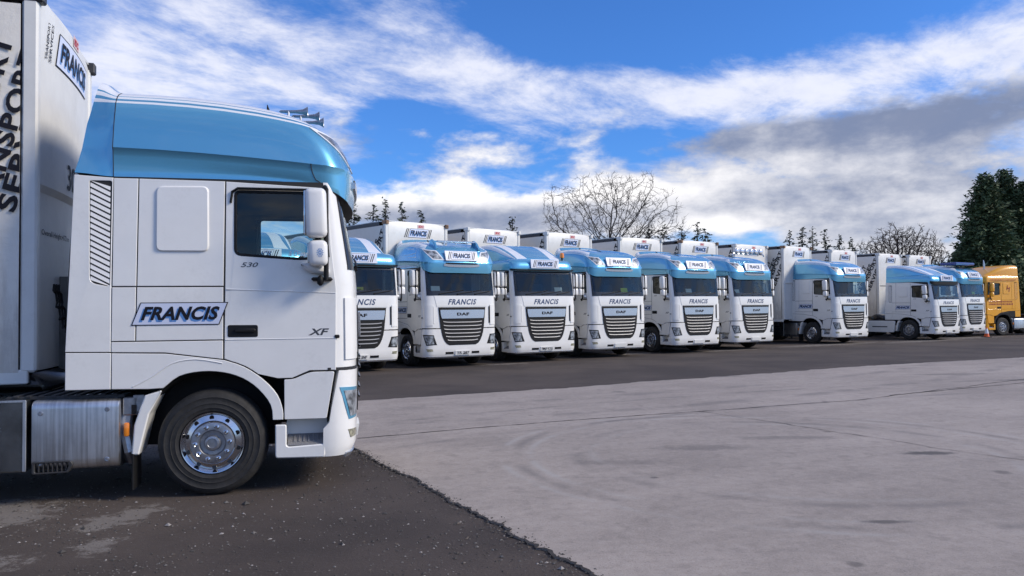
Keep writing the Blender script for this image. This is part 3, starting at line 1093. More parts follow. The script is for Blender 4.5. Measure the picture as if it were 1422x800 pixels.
        mb.grid(rows, lambda i, j: 1 if j in (2, 3, 6, 8, 11, 12) and i < 8 and paint is not YELLOW else 0)
        mb.add(rows[0], [tuple(range(len(rows[0])))], 2)
        mb.add(rows[-1], [tuple(range(len(rows[-1])))], 0)
        mb.build('air_deflector', [top, STRIPE, BLACK], fr, 40)
        if paint is not YELLOW:
            mb = MB()
            patch(mb, F, rect(-1.75, 1.75, -.06, .10, 24, 1), .012, .03)
            patch(mb, F, [[(1.75 * j / 12, v_) for j in range(-12, 13)] for v_ in (0.04, .22)], .06, .07)
            mb.build('sun_visor', BLACK, fr, 40)
            if francis:
                name_sign(frame((1.315, 0, 3.215), (0, 1, 0), (-.12, 0, 1)), 1.12, .24, bars=True, parent=fr, name='roof_sign', board=.03)
    # ---- chassis
    mb = MB()
    for s in (-1, 1):
        mb.box((-2.0, s * .40, .84), (5.6, .09, .27), .01)
    for x in (-4.6, -3.2, -2.0, -.9, .4, 1.0):
        mb.box((x, 0, .84), (.12, .72, .2), .01)
    mb.box((0, 0, .50), (.16, 1.9, .16), .03)
    mb.box((-3.8, 0, .50), (.22, 1.7, .22), .05)
    mb.box((-.1, 0, .85), (1.6, .9, .5), .05)
    mb.box((.9, 0, .62), (.5, 1.6, .3), .05)
    ch = mb.build('chassis', CHASSIS, root, 30, warp=False)
    mb = MB()
    for k in range(9):
        mb.box((-1.72 + k * .105, -.80 if False else 0, .985), (.045, 2.3, .02), .004)
    mb.box((-1.30, 1.12, .97), (1.0, .04, .03), .004)
    mb.box((-1.30, -1.12, .97), (1.0, .04, .03), .004)
    mb.build('catwalk', CHASSIS, root, 30, warp=False)
    mb = MB()
    mb.lathe([(.001, .04), (.40, .04), (.45, .02), (.45, -.03), (.001, -.03)], (-3.3, 0, 1.13), (0, 0, 1), 28)
    mb.box((-3.3, 0, 1.03), (.7, .9, .16), .02)
    mb.build('fifth_wheel', CHASSIS, root, 40, warp=False)
    for s in (-1, 1):
        if skirt:
            mb = MB()
            mb.prism(rounded([(-2.95, .36), (-.80, .36), (-.72, .95), (-2.75, .95)], .08), [], lambda x, z, dd, s=s: Vector((x, s * (1.24 + dd), z)), -.05, 0, .015)
            sk = mb.build('side_skirt', paint, root, 40, warp=False)
            mb = MB()
            mb.prism(rounded([(-2.0, .62), (-1.15, .62), (-1.15, .67), (-2.0, .67)], .01), [], lambda x, z, dd, s=s: Vector((x, s * (1.24 + dd), z)), -.01, .006, .002)
            mb.tube([(-2.9, s * 1.245, .5), (-2.78, s * 1.245, .70), (-2.5, s * 1.245, .80), (-2.3, s * 1.245, .82)], .02, 6)
            mb.build('skirt_line', SIGNBLACK, sk, None, warp=False)
        else:
            sec = rounded([(.62, .31), (1.25, .31), (1.25, .955), (.62, .955)], [.1, .11, .08, .06], 5)
            mb = MB()
            xs_ = [-1.560, -1.553, -1.538, -.838, -.822, -.815]
            inset = [.020, .006, 0, 0, .006, .020]
            loop = ccw(sec)
            rows = [[Vector((x, s * p[0], p[1])) for p in offset(loop, i_)] for x, i_ in zip(xs_, inset)]
            mb.grid(rows, close=True)
            mb.add(rows[0], [tuple(range(len(loop)))])
            mb.add(rows[-1], [tuple(range(len(loop)))])
            tk = mb.build('fuel_tank', ALU, root, 35, warp=False)
            for x, z in ((-1.48, .84), (-.92, .86), (-1.48, .385), (-.92, .40)):
                mb = MB()
                mb.lathe([(.022, -.002), (.022, .003), (.016, .005), (.012, .004), (.011, .008), (.001, .008)], (x, s * 1.25, z), (0, s, 0), 14)
                mb.build('tank_bolt', ALLOY, tk, 30, warp=False)
            mb = MB()
            mb.prism(rounded([(-1.545, .29), (-1.24, .295), (-1.20, .37), (-1.22, .405), (-1.545, .405)], .02), [rounded([(-1.52, .305), (-1.26, .31), (-1.235, .37), (-1.245, .388), (-1.52, .388)], .015)], lambda x, z, dd, s=s: Vector((x, s * (1.25 + dd), z)), -.05, .02, .005)
            for k in range(7):
                mb.box((-1.49 + k * .038, s * 1.245, .347), (.010, .03, .08), .002)
            mb.build('tank_step', CHASSIS, tk, 30, warp=False)
            mb = MB()
            mb.box((-2.13, s * .96, .64), (1.06, .57, .65), .012)
            bx = mb.build('tool_box', BOXSTEEL, root, 30, warp=False)
            mb = MB()
            mb.box((-1.612, s * 1.246, .64), (.03, .012, .64), .003)
            mb.box((-2.13, s * 1.246, .955), (1.06, .012, .02), .003)
            mb.build('box_edging', ALU, bx, 30, warp=False)
            mb = MB()
            mb.box((-.735, s * 1.17, .875), (.13, .06, .17), .01)
            mb.box((-.66, s * 1.19, .90), (.10, .02, .16), .004)
            mb.box((-.70, s * 1.205, .845), (.045, .02, .09), .004, 1)
            mb.tube([(-.77, s * 1.13, .85), (-.79, s * 1.13, .62), (-.75, s * 1.15, .45), (-.74, s * 1.1, .35)], .05, 8)
            mb.build('filler_bracket', [ALLOY, GLOSSBLACK], root, 30, warp=False)
            mb = MB()
            mb.box((-.762, s * 1.205, .66), (.05, .05, .13), .015, 0, None, 2)
            mb.build('marker_lamp', AMBER, root, 40, warp=False)
        mb = MB()
        arc = [(-3.8 + .60 * cos(a), .52 + .60 * sin(a)) for a in [R(12 + i * 13) for i in range(13)]]
        mb.grid([[Vector((x, s * y, z)) for x, z in arc] for y in (.66, .70, 1.22, 1.25)])
        mb.grid([[Vector((x, s * 1.25, z)) for x, z in arc], [Vector((x * .985 - .057, s * 1.25, z - .05)) for x, z in arc]])
        mb.build('rear_mudguard', GLOSSBLACK, root, 40, warp=False)
        add_wheel(root, 0, s, 1.235, wheels, 'front_wheel', .505)
        add_wheel(root, -3.8, s, 1.24, 'drive', 'rear_wheel', .505, dual=True)
    # dark domed cover beside the chassis behind the cab
    mb = MB()
    dome = catmull([(-2.45, 1.0), (-2.40, 1.2), (-2.15, 1.28), (-1.85, 1.22), (-1.62, 1.08), (-1.58, 1.0)], 3)
    mb.prism(dome, [], lambda x, z, dd: Vector((x, -.35 - dd, z)), -.5, .35, .06)
    mb.build('air_tank_cover', GLOSSBLACK, root, 50, warp=False)
    mb = MB()
    for k, yy in enumerate((-.12, 0, .12)):
        pts = []
        for i in range(40):
            f = i / 39
            pts.append((-1.28 - .30 * f, yy * (1 - .4 * f) - .55 + .03 * cos(i * 1.6), 2.05 - 1.9 * f * (1 - f) + .03 * sin(i * 1.6)))
        mb.tube(pts, .012, 5)
    mb.build('air_line', BLACK, root, None, warp=False)
    return root


# ------------------------------------------------------------------ trailers
def build_trailer(root, lettered=True, near=False):
    L, HW, TOP = 13.4, 1.275, 4.64
    mb = MB()      # bulkhead, slightly bowed
    ys = [-1.14 + 2.28 * i / 12 for i in range(13)]
    bow = lambda y: .07 * (1 - (y / 1.14) ** 2)
    mb.grid([[Vector((bow(y) - (.05 if z < 2.85 else 0), y, z)) for y in ys] for z in (1.12, 2.0, 2.80)])
    mb.grid([[Vector((bow(y), y, z)) for y in ys] for z in (2.86, 3.5, 4.2, 4.55)])
    mb.grid([[Vector((bow(y) - .05, y, 2.80)) for y in ys], [Vector((bow(y), y, 2.86)) for y in ys]])
    mb.grid([[Vector((bow(y), y, 4.55)) for y in ys], [Vector((bow(y) - .04, y, 4.63)) for y in ys], [Vector((-.3, y, TOP)) for y in ys]])
    bh = mb.build('bulkhead', TRAILERW, root, 35)
    mb = MB()
    mb.box((-L / 2, 0, TOP - .02), (L, 2.5, .03), .0)
    mb.build('roof', TRAILERW, root, 30)
    for s in (-1, 1):
        mb = MB()
        mb.box((-.05, s * 1.21, 2.84), (.14, .13, 3.44), .02)
        post = mb.build('corner_post', TRAILERW, root, 30)
        mb = MB()
        mb.box((-.05, s * 1.22, 4.575), (.24, .13, .13), .015)
        mb.build('corner_casting', DARKRAIL if near else RUST, post, 30)
        mb = MB()
        mb.box((-.28 - (L - .4) / 2, s * 1.262, 4.545), (L - .5, .03, .13), .006)
        mb.build('curtain_rail', DARKRAIL, root, 30)
        mb = MB()
        nx = 60
        rows = []
        for i in range(9):
            z = 1.12 + 3.36 * i / 8
            rows.append([Vector((-.13 - (L - .3) * j / nx, s * (1.27 + .012 * sin(j * 1.9 + i) * (1 - abs(i / 4 - 1))), z)) for j in range(nx + 1)])
        mb.grid(rows)
        cu = mb.build('curtain', CURTAIN, root, 60)
        if lettered:
            mb = MB()
            if near:
                ang, hgt, lines = R(76), .165, (('SERVICES', -.160, 2.56, 1.50), ('TRANSPORT', -.385, 2.35, 1.75), ('TRANSPORT', -.60, 2.45, 1.75))
            else:
                ang, hgt, lines = R(65), .21, (('TRANSPORT', -.86, 2.50, 1.98), ('SERVICES', -.50, 2.52, 1.74), ('SERVICES', -1.06, 2.42, 1.74), ('TRANSPORT', -1.50, 2.12, 1.98))
            for body, x0, z0, ln in lines:
                a = ang
                if s < 0:
                    fn = frame((x0, -1.288, z0), (cos(a), 0, sin(a)), (-sin(a), 0, cos(a)))
                else:
                    fn = frame((x0 - 3.0, 1.288, z0), (-cos(a), 0, sin(a)), (sin(a), 0, cos(a)))
                put_text(mb, body, fn, ln, hgt, ln / 2, hgt / 2, 0, 0, bold=.03, shear=.0, space=1.08)
            o = mb.build('lettering', SIGNBLACK, cu, None)
            bm = bmesh.new()
            bm.from_mesh(o.data)
            bmesh.ops.bisect_plane(bm, geom=list(bm.verts) + list(bm.edges) + list(bm.faces), plane_co=(-.125, 0, 0), plane_no=(1, 0, 0), clear_outer=True)
            bm.to_mesh(o.data)
            bm.free()
        mb = MB()
        mb.box((-L / 2, s * 1.24, 1.08), (L - .1, .06, .13), .01)
        mb.build('side_rail', TRAILERW, root, 30)
        mb = MB()
        mb.box((-6.6, s * 1.2, .75), (3.6, .04, .10), .01)
        mb.box((-6.6, s * 1.2, .50), (3.6, .04, .10), .01)
        mb.build('side_guard', CHASSIS, root, 30)
        mb = MB()
        mb.box((-2.6, s * .85, .72), (.12, .12, .75), .01)
        mb.box((-2.6, s * .85, .20), (.09, .09, .40), .01)
        mb.box((-2.6, s * .85, .015), (.26, .24, .03), .005)
        mb.build('landing_leg', CHASSIS, root, 30)
        for x in (-9.2, -10.5, -11.8):
            add_wheel(root, x, s, 1.24, 'drive', 'wheel', .505, lite=True)
    mb = MB()
    for s in (-1, 1):
        mb.box((-L / 2 - .3, s * .5, .95), (L - .9, .10, .30), .01)
    for x in (-1, -3, -5, -7, -9.2, -10.5, -11.8, -13):
        mb.box((x, 0, 1.0), (.12, 2.2, .14), .01)
    mb.build('chassis', CHASSIS, root, 30)
    mb = MB()
    mb.box((-L, 0, 2.85), (.06, 2.5, 3.5), .01)
    mb.build('rear_door', TRAILERW, root, 30)
    # front graphics
    fb = frame((0, 0, 0), (0, 1, 0), (0, 0, 1))
    f_on = lambda cy, cz: (lambda a, b_, dd: Vector((bow(cy + a) + .004 + dd, cy + a, cz + b_)))
    if near:
        name_sign(f_on(.06, 4.26), 1.55, .36, parent=bh)
        mb = MB()
        for body, yy in (('TRANSPORT', -.93), ('SERVICES', -.83)):
            fn = lambda a, b_, dd, yy=yy: Vector((bow(yy - b_) + .005 + dd, yy - b_ + a * .30, 4.26 + a))
            put_text(mb, body, fn, .40, .062, bold=.01)
        mb.build('lettering', SIGNBLACK, bh, None)
    else:
        name_sign(f_on(0, 4.27), 1.28, .30, bars=True, parent=bh)
    mb = MB()
    fs = f_on(.10, 4.50 if not near else 4.54)
    mb.add([fs(x, z, .002) for x, z in ((-.14, -.06), (.14, -.06), (.14, .06), (-.14, .06))], [(0, 1, 2, 3)], 1)
    put_text(mb, 'SDC', fs, .22, .075, depth=.004, bold=.05, shear=.2)
    mb.build('maker_badge', [REDINK, mat('badge_pale', (.62, .45, .45), .5)], bh, None)
    mb = MB()
    put_text(mb, '30', f_on(-.08 if near else .0, 3.05 if near else 3.0), .36, .27, bold=.012)
    mb.build('fleet_number', SIGNBLACK, bh, None)
    if near:
        mb = MB()
        put_text(mb, 'Overall Height 4.72 m', lambda a, b_, dd: Vector((bow(-.45 + a) - .044, -.45 + a, 2.42 + b_)), .95, .07, bold=.005)
        mb.build('lettering', SIGNBLACK, bh, None)
        mb = MB()
        mb.box((.06, .05, 1.95), (.12, .12, .10), .02)
        mb.box((.05, -.12, 1.92), (.10, .10, .10), .02)
        mb.box((.05, .2, 1.92), (.10, .08, .10), .02, 1)
        mb.build('coupling', [BLACK, REDL], bh, 40)
        mb = MB()
        mb.box((.05, -.25, 1.55), (.10, .18, .95), .01)
        mb.build('cable_duct', mat('dirty_grey', (.16, .16, .15), .6, var=.3), bh, 40)
        mb = MB()
        mb.box((-.10, -.35, 1.0), (.1, .9, .35), .02)
        mb.build('blue_apron', mat('blue_sheet', (.03, .09, .26), .5, var=.3), root, 40)
    return root


# ------------------------------------------------------------------ the near tractor and trailer
PSI = R(12.5)
hN = Vector((cos(PSI), sin(PSI), 0))
nN = Vector((-sin(PSI), cos(PSI), 0))
near = empty('tractor_unit', Vector((-2.86, 7.56, 0)) + nN * 1.25, PSI,
             'large white tractor unit with metallic blue high roof, parked side-on closest to the camera', 'truck')
build_tractor(near, 'super', near=True)
# air horns on the near roof
for x, y in ((.86, -.50), (.98, -.36), (1.02, -.10)):
    mb = MB()
    zz_ = 3.90 - .10 * max(0, x - .8)
    mb.lathe([(.058, 0), (.047, -.015), (.028, -.05), (.018, -.12), (.014, -.28), (.001, -.30)], (x, y, zz_), (1, -.02, .02), 16)
    mb.tube([(x - .2, y, zz_), (x - .2, y, zz_ - .12)], .014, 6)
    mb.build('air_horn', SIGNBLUE if False else ALLOY, near, 40)
mb = MB()
mb.tube([(.45, -.35, 3.86), (.43, -.35, 3.99)], [.03, .004], 8)
mb.build('aerial_fin', BLACK, near, 40)

PT = R(17.5)
hT = Vector((cos(PT), sin(PT), 0))
nT = Vector((-sin(PT), cos(PT), 0))
tr_near = empty('curtain_trailer', Vector((-4.60, 7.62, 0)) + nT * 1.275, PT,
                'dirty white curtain-sided trailer coupled behind the closest tractor at the left edge', 'trailer')
build_trailer(tr_near, near=True)
tr_near.scale = (1, 1, 1.06)

# ------------------------------------------------------------------ the row
AL = R(32)


def place(px, z_right, alpha=32, back=1.15):
    a = R(alpha)
    h = Vector((sin(a), -cos(a), 0))
    left = Vector((-h.y, h.x, 0))
    corner = Vector(((px - 711) / 1100 * z_right, z_right, 0))
    return corner - h * back - left * 1.25, math.atan2(h.y, h.x), h


GROUP = 'white and blue tractor units parked in the row'
loc, rz, h2 = place(686, 24.9)
T2 = empty('tractor_unit', loc, rz, 'tractor unit with a light bar and white swoosh on its blue roof', 'truck', GROUP)
build_tractor(T2, 'super')


def clone(src, px, z, label, alpha=32):
    c = copy_tree(src)
    l, r, _ = place(px, z, alpha + random.uniform(-.9, .9))
    c.location = l
    c.rotation_euler = (0, 0, r)
    c['label'] = label
    c['group'] = GROUP
    return c


def plate(root, body):
    """registration text on the number plate"""
    mb = MB()
    put_text(mb, body, lambda a, b_, dd: BODY.p(BODY.t_at_y(a, .445), .445 + b_, .043), .42, .065, bold=.01)
    return mb.build('plate_text', SIGNBLACK, root, None)


T4 = clone(T2, 893, 28.8, 'high-roofed tractor unit parked right of the low-roofed one with the amber beacon')
T5 = clone(T2, 996.5, 31.2, 'high-roofed tractor unit parked immediately left of the one with round roof lamps')
T6 = clone(T2, 1071.5, 33.3, 'tractor unit with a row of round chrome lamps above its blue roof')
T7 = clone(T2, 1203, 37.4, 'tractor unit standing apart with its whole side and fuel tank showing', 29.5)
T9 = clone(T2, 1365, 43.8, 'tractor unit with a dark blue board on its roof, next to the yellow truck')
loc, rz, _ = place(552, 22.9)
T1 = empty('tractor_unit', loc, rz, 'low-roofed tractor unit half hidden by the nose of the closest cab', 'truck', GROUP)
build_tractor(T1, 'space')
T3 = clone(T1, 796, 26.9, 'low-roofed tractor unit with black sun visor and amber beacon between high-roofed ones')
T0 = clone(T1, 425, 21.0, 'low-roofed tractor unit seen only through the side window of the closest cab')

# fittings that set single trucks apart
mb = MB()
mb.box((.98, 0, 3.83), (.06, 1.3, .05), .01)
for k in range(3):
    mb.box((.98, -.4 + k * .4, 3.79), (.04, .05, .10), .005)
mb.build('light_bar', SILVER, T2, 30)
for s in (-1, 1):
    mb = MB()
    mb.prism([(.70, 3.66), (1.14, 3.52), (1.16, 3.60), (1.0, 3.80), (.80, 3.90), (.72, 3.86)], [], lambda x, z, dd, s=s: Vector((x - .02, s * (.74 + dd), z)), -.04, .04, .02)
    mb.build('roof_horn', BLUE, T2, 40)
    mb = MB()      # swoosh on the roof flank
    F = ROOF_SUPER
    for (ta, va, tb, vb, w_) in ((2.62, 1.35, 2.12, 1.55, .05), (2.5, 1.75, 2.2, 1.85, .05), (2.18, 1.20, 2.10, 1.85, .10), (2.45, 1.20, 2.10, 1.26, .06)):
        pts = [[(s * (ta + (tb - ta) * j / 6), va + (vb - va) * (j / 6) ** 2 + q * w_ * (.3 + .7 * j / 6)) for j in range(7)] for q in (0, 1)]
        patch(mb, F, pts, .004, .004)
    mb.build('swoosh', STRIPE, T2, None)
    mb = MB()
    patch(mb, F, rect(s * 2.12, s * 2.9, .14, .46, 8, 1), .004, .004)
    mb.build('side_strip', SIGNFILL, T2, None)
bar = MB()
bar.tube([(1.02, -.95, 3.84), (1.02, -.9, 3.92), (1.02, .9, 3.92), (1.02, .95, 3.84)], .025, 8)
bo = bar.build('lamp_bar', CHROME, T6, 40)
for k in range(6):
    mb = MB()
    mb.lathe([(.001, .065), (.06, .06), (.105, .045), (.115, .03), (.11, 0), (.07, -.07), (.001, -.09)], (1.05, -.70 + k * .28, 4.03), (1, 0, 0), 20, [0, 0, 1, 1, 1, 1])
    mb.build('spot_lamp', [mat('spot_glass', (.75, .77, .8), .1, metal=.5, coat=1) if k == 0 else bpy.data.materials['spot_glass'], CHROME], bo, 40)
mb = MB()
mb.box((.45, 0, 3.99), (.9, 1.9, .14), .04)
mb.build('roof_board', mat('dark_blue_board', (.02, .05, .22), .35, coat=.4), T9, 30)
mb = MB()
mb.lathe([(.07, 0), (.075, .04), (.07, .14), (.04, .17), (.001, .175)], (.86, 1.0, 3.47), (0, 0, 1), 16)
mb.tube([(.86, 1.0, 3.3), (.86, 1.0, 3.48)], .03, 8, 1)
mb.build('beacon', [AMBER, BLACK], T3, 40)
mb = MB()
patch(mb, BODY, quad((.15, 2.31), (-1.0, 2.31), (-1.0, 2.40), (.15, 2.40), 6, 1), -.02, .006)
mb.build('dash_notice', mat('yellow_card', (.55, .48, .05), .6), T1, None)
plate(T1, 'YX22 3NF')
plate(T2, 'TR 287')
plate(T3, 'FM69 KYG')

CARD = mat('white_card', (.7, .7, .66), .6)
HIVIS = mat('hi_vis_cloth', (.55, .62, .05), .8)
CLOTH = mat('cab_curtain', (.16, .15, .14), .9)
CLOTH2 = mat('pale_cab_curtain', (.40, .44, .42), .9)
for n_, (tk, kind) in enumerate(((T2, 0), (T3, 1), (T4, 2), (T5, 0), (T6, 3), (T7, 1), (T9, 2))):
    for sgn in (-1, 1):
        mb = MB()
        rows_ = []
        for i in range(9):
            yy = sgn * (.72 + .30 * i / 8) if kind != 3 else sgn * (.18 + .80 * i / 8)
            xx = .62 + .03 * (i % 2) if kind != 3 else -.30 + .04 * (i % 2)
            rows_.append([(xx, yy, 2.30), (xx, yy, 2.90)])
        mb.grid(rows_)
        mb.build('cab_curtain', CLOTH2 if kind == 3 else CLOTH, tk, 60)
    mb = MB()
    y_ = (-.75, -.2, .45, .7)[(n_ * 3) % 4]
    mb.box((1.05, y_, 2.36), (.01, .30, .20), 0, 0, Matrix.Rotation(R(-14), 3, 'Y'))
    mb.build('dash_card', HIVIS if kind == 2 else CARD, tk, None)

# low cab with side skirts
loc, rz, _ = place(1330, 40.4)
T8 = empty('tractor_unit', loc, rz, 'smaller low tractor unit with white side skirts near the end of the row', 'truck', GROUP)
WARP[0] = lambda x, y, z: (x, y * .97, z if z < .7 else .7 + (z - .7) * (.905 if z < 3.0 else .95))
build_tractor(T8, 'space', skirt=True, wheels='steel')
WARP[0] = None
for o in KIDS(T8):
    pass

# yellow tractor
hy = Vector((-.955, -.295, 0)).normalized()
lefty = Vector((-hy.y, hy.x, 0))
TY = empty('tractor_unit', Vector((27.55, 44.5, 0)) - lefty * 1.25, math.atan2(hy.y, hy.x),
           'yellow tractor unit with dark red lettering facing left at the right edge', 'truck')
build_tractor(TY, 'space', paint=YELLOW, top=YELLOW, francis=False, wheels='steel')
mb = MB()
random.seed(5)
fy = frame((-.02, 1.266, 0), (-1, 0, 0), (0, 0, 1))
for z, x0, x1, hgt in ((1.86, -1.05, .62, .075), (1.72, -1.05, .62, .085), (3.10, -.9, .9, .05)):
    x = x0
    while x < x1:
        w_ = random.uniform(.05, .11)
        mb.add([fy(x + .02, z, 0), fy(x + w_, z, 0), fy(x + w_ + .015, z + hgt, 0), fy(x + .035, z + hgt, 0)], [(0, 1, 2, 3)])
        x += w_ + .02
for q in ([(.25, 2.55), (.30, 2.55), (.36, 2.82), (.31, 2.82)], [(.40, 2.45), (.45, 2.45), (.51, 2.72), (.46, 2.72)], [(.30, 2.66), (.46, 2.60), (.46, 2.65), (.30, 2.71)]):
    mb.add([fy(x, z, .012) for x, z in q], [(0, 1, 2, 3)])
mb.build('lettering', REDBROWN, TY, None)
mb = MB()
mb.tube([(.1, .2, 3.7), (.12, .2, 4.05), (.15, .2, 4.3)], [.04, .05, .02], 8)
mb.build('exhaust_horn', SILVER, TY, 40)

# trailers behind the row
TG = 'curtain-sided trailers standing behind the row'
tr_first = None
rows = [(621, 27.1, 43, True, 'trailer behind the tractor with the light bar, rust on its corner castings'),
        (722, 29.6, 42, False, 'trailer behind the low-roofed tractor with the beacon'),
        (822, 31.4, 42, False, 'trailer right below the left half of the wide leafless tree'),
        (920, 33.7, 37, False, 'trailer right below the right half of the wide leafless tree'),
        (997, 35.5, 38, True, 'rusty-cornered trailer behind the tractor with the round roof lamps'),
        (1066, 37.8, 38, False, 'trailer whose front peeps out just above the round roof lamps'),
        (1127, 39.2, 40, True, 'trailer with diagonal black lettering behind the tractor standing apart'),
        (1190, 42.2, 38, False, 'trailer showing only its top between the two trailers with diagonal lettering'),
        (1252, 45.2, 37, False, 'trailer with diagonal black lettering and a fleet number behind the low tractor'),
        (1293, 46.9, 36, False, 'last trailer of the row, below the round bare tree'),
        (345, 24.5, 40, False, 'trailer hidden behind the closest cab, glimpsed through its window')]
white_casting = None
for px, z, alpha, rusty, lab in rows:
    if tr_first is None:
        t = empty('curtain_trailer', (0, 0, 0), 0, lab, 'trailer', TG)
        build_trailer(t)
        tr_first = t
    else:
        t = copy_tree(tr_first)
        t['label'] = lab
        if not rusty:
            for post in KIDS(t):
                for o in KIDS(post):
                    if o.name.startswith('corner_casting'):
                        o.data = o.data.copy()
                        o.data.materials[0] = TRAILERW
    l, r_, hh = place(px, z, alpha, 0)
    t.location = l
    t.rotation_euler = (0, 0, r_)

# ------------------------------------------------------------------ traffic cone
cn = empty('traffic_cone', (25.35, 42.4, 0.004), 0, 'small orange traffic cone on the ground by the last white tractor', 'cone')
mb = MB()
mb.lathe([(.16, .03), (.13, .05), (.10, .2), (.055, .46), (.03, .55), (.001, .55)], (0, 0, 0), (0, 0, 1), 20, [0, 0, 1, 0, 0])
mb.build('cone_body', [mat('cone_orange', (.75, .12, .02), .5), STRIPE], cn, 40)
mb = MB()
mb.box((0, 0, .018), (.38, .38, .036), .01)
mb.build('base', BLACK, cn, 30)

# ------------------------------------------------------------------ ground


def ground_mat():
    m = mat('tarmac', (.06, .055, .052), .92)
    t = m.node_tree
    k = NB(t)
    p = t.nodes['Principled BSDF']
    co = k.n('ShaderNodeTexCoord').outputs['Object']
    x, y, z = k.sep(co)
    big = k.noise(co, .35, 6, .6)
    mid = k.noise(co, 2.2, 8, .65)
    fine = k.noise(co, 38, 6, .7)
    col = k.mix(k.smooth(big, .35, .65), (.039, .0285, .0240, 1), (.074, .056, .046, 1))
    col = k.mix(k.smooth(fine, .55, .75, 0, .6), col, (.13, .12, .115, 1))
    vo = k.n('ShaderNodeTexVoronoi')
    k.put(vo.inputs['Vector'], co)
    vo.inputs['Scale'].default_value = 55
    peb = k.smooth(vo.outputs['Distance'], .05, .22, 1, 0)
    sel = k.m('MULTIPLY', peb, k.smooth(k.noise(co, 21, 3), .58, .66))
    col = k.mix(k.m('MULTIPLY', sel, .8), col, (.24, .225, .21, 1))
    # worn patches where the old concrete shows
    tot = None
    for (cx, cy, ax, ay, rot) in ((-4.45, 7.0, .55, .8, .4), (-3.35, 6.85, .30, .62, -.2), (-3.15, 6.0, .20, .35, .2), (-3.75, 5.6, .5, .22, .3), (-2.2, 28.3, 1.6, .35, .5), (1.2, 28.8, 1.9, .4, .6),
                                  (4.0, 29.8, 2.6, .45, .55), (8.8, 32.0, 2.8, .45, .55), (14.5, 36.0, 5.0, .8, .6), (20.5, 39.0, 5.0, .8, .6), (-.2, 25.2, 1.3, .25, .55), (24.5, 42.2, 3.0, .8, .4)):
        u = k.m('SUBTRACT', x, cx)
        v = k.m('SUBTRACT', y, cy)
        a = k.m('ADD', k.m('MULTIPLY', u, cos(rot) / ax), k.m('MULTIPLY', v, sin(rot) / ax))
        c = k.m('ADD', k.m('MULTIPLY', u, -sin(rot) / ay), k.m('MULTIPLY', v, cos(rot) / ay))
        g = k.m('EXPONENT', k.m('MULTIPLY', k.m('ADD', k.m('MULTIPLY', a, a), k.m('MULTIPLY', c, c)), -1))
        tot = g if tot is None else k.m('MAXIMUM', tot, g)
    pn = k.noise(co, 3.6, 10, .72, .3)
    pm = k.smooth(k.m('ADD', tot, k.m('ADD', k.m('MULTIPLY', k.m('SUBTRACT', pn, .5), 2.6), k.m('MULTIPLY', k.m('SUBTRACT', fine, .5), .8))), .50, .85)
    col = k.mix(k.m('MULTIPLY', pm, .75), col, k.mix(fine, (.12, .105, .095, 1), (.27, .245, .22, 1)))
    k.put(p.inputs['Base Color'], col)
    bn = k.n('ShaderNodeBump')
    bn.inputs['Strength'].default_value = .9
    bn.inputs['Distance'].default_value = .012
    k.put(bn.inputs['Height'], k.m('ADD', fine, k.m('MULTIPLY', mid, 1.2)))
    t.links.new(bn.outputs[0], p.inputs['Normal'])
    return m


mb = MB()
mb.add([(-900, -300, 0), (900, -300, 0), (900, 1500, 0), (-900, 1500, 0)], [(0, 1, 2, 3)])
tag(mb.build('ground', ground_mat(), None, None), 'dark gritty tarmac of the lorry yard', kind='structure')


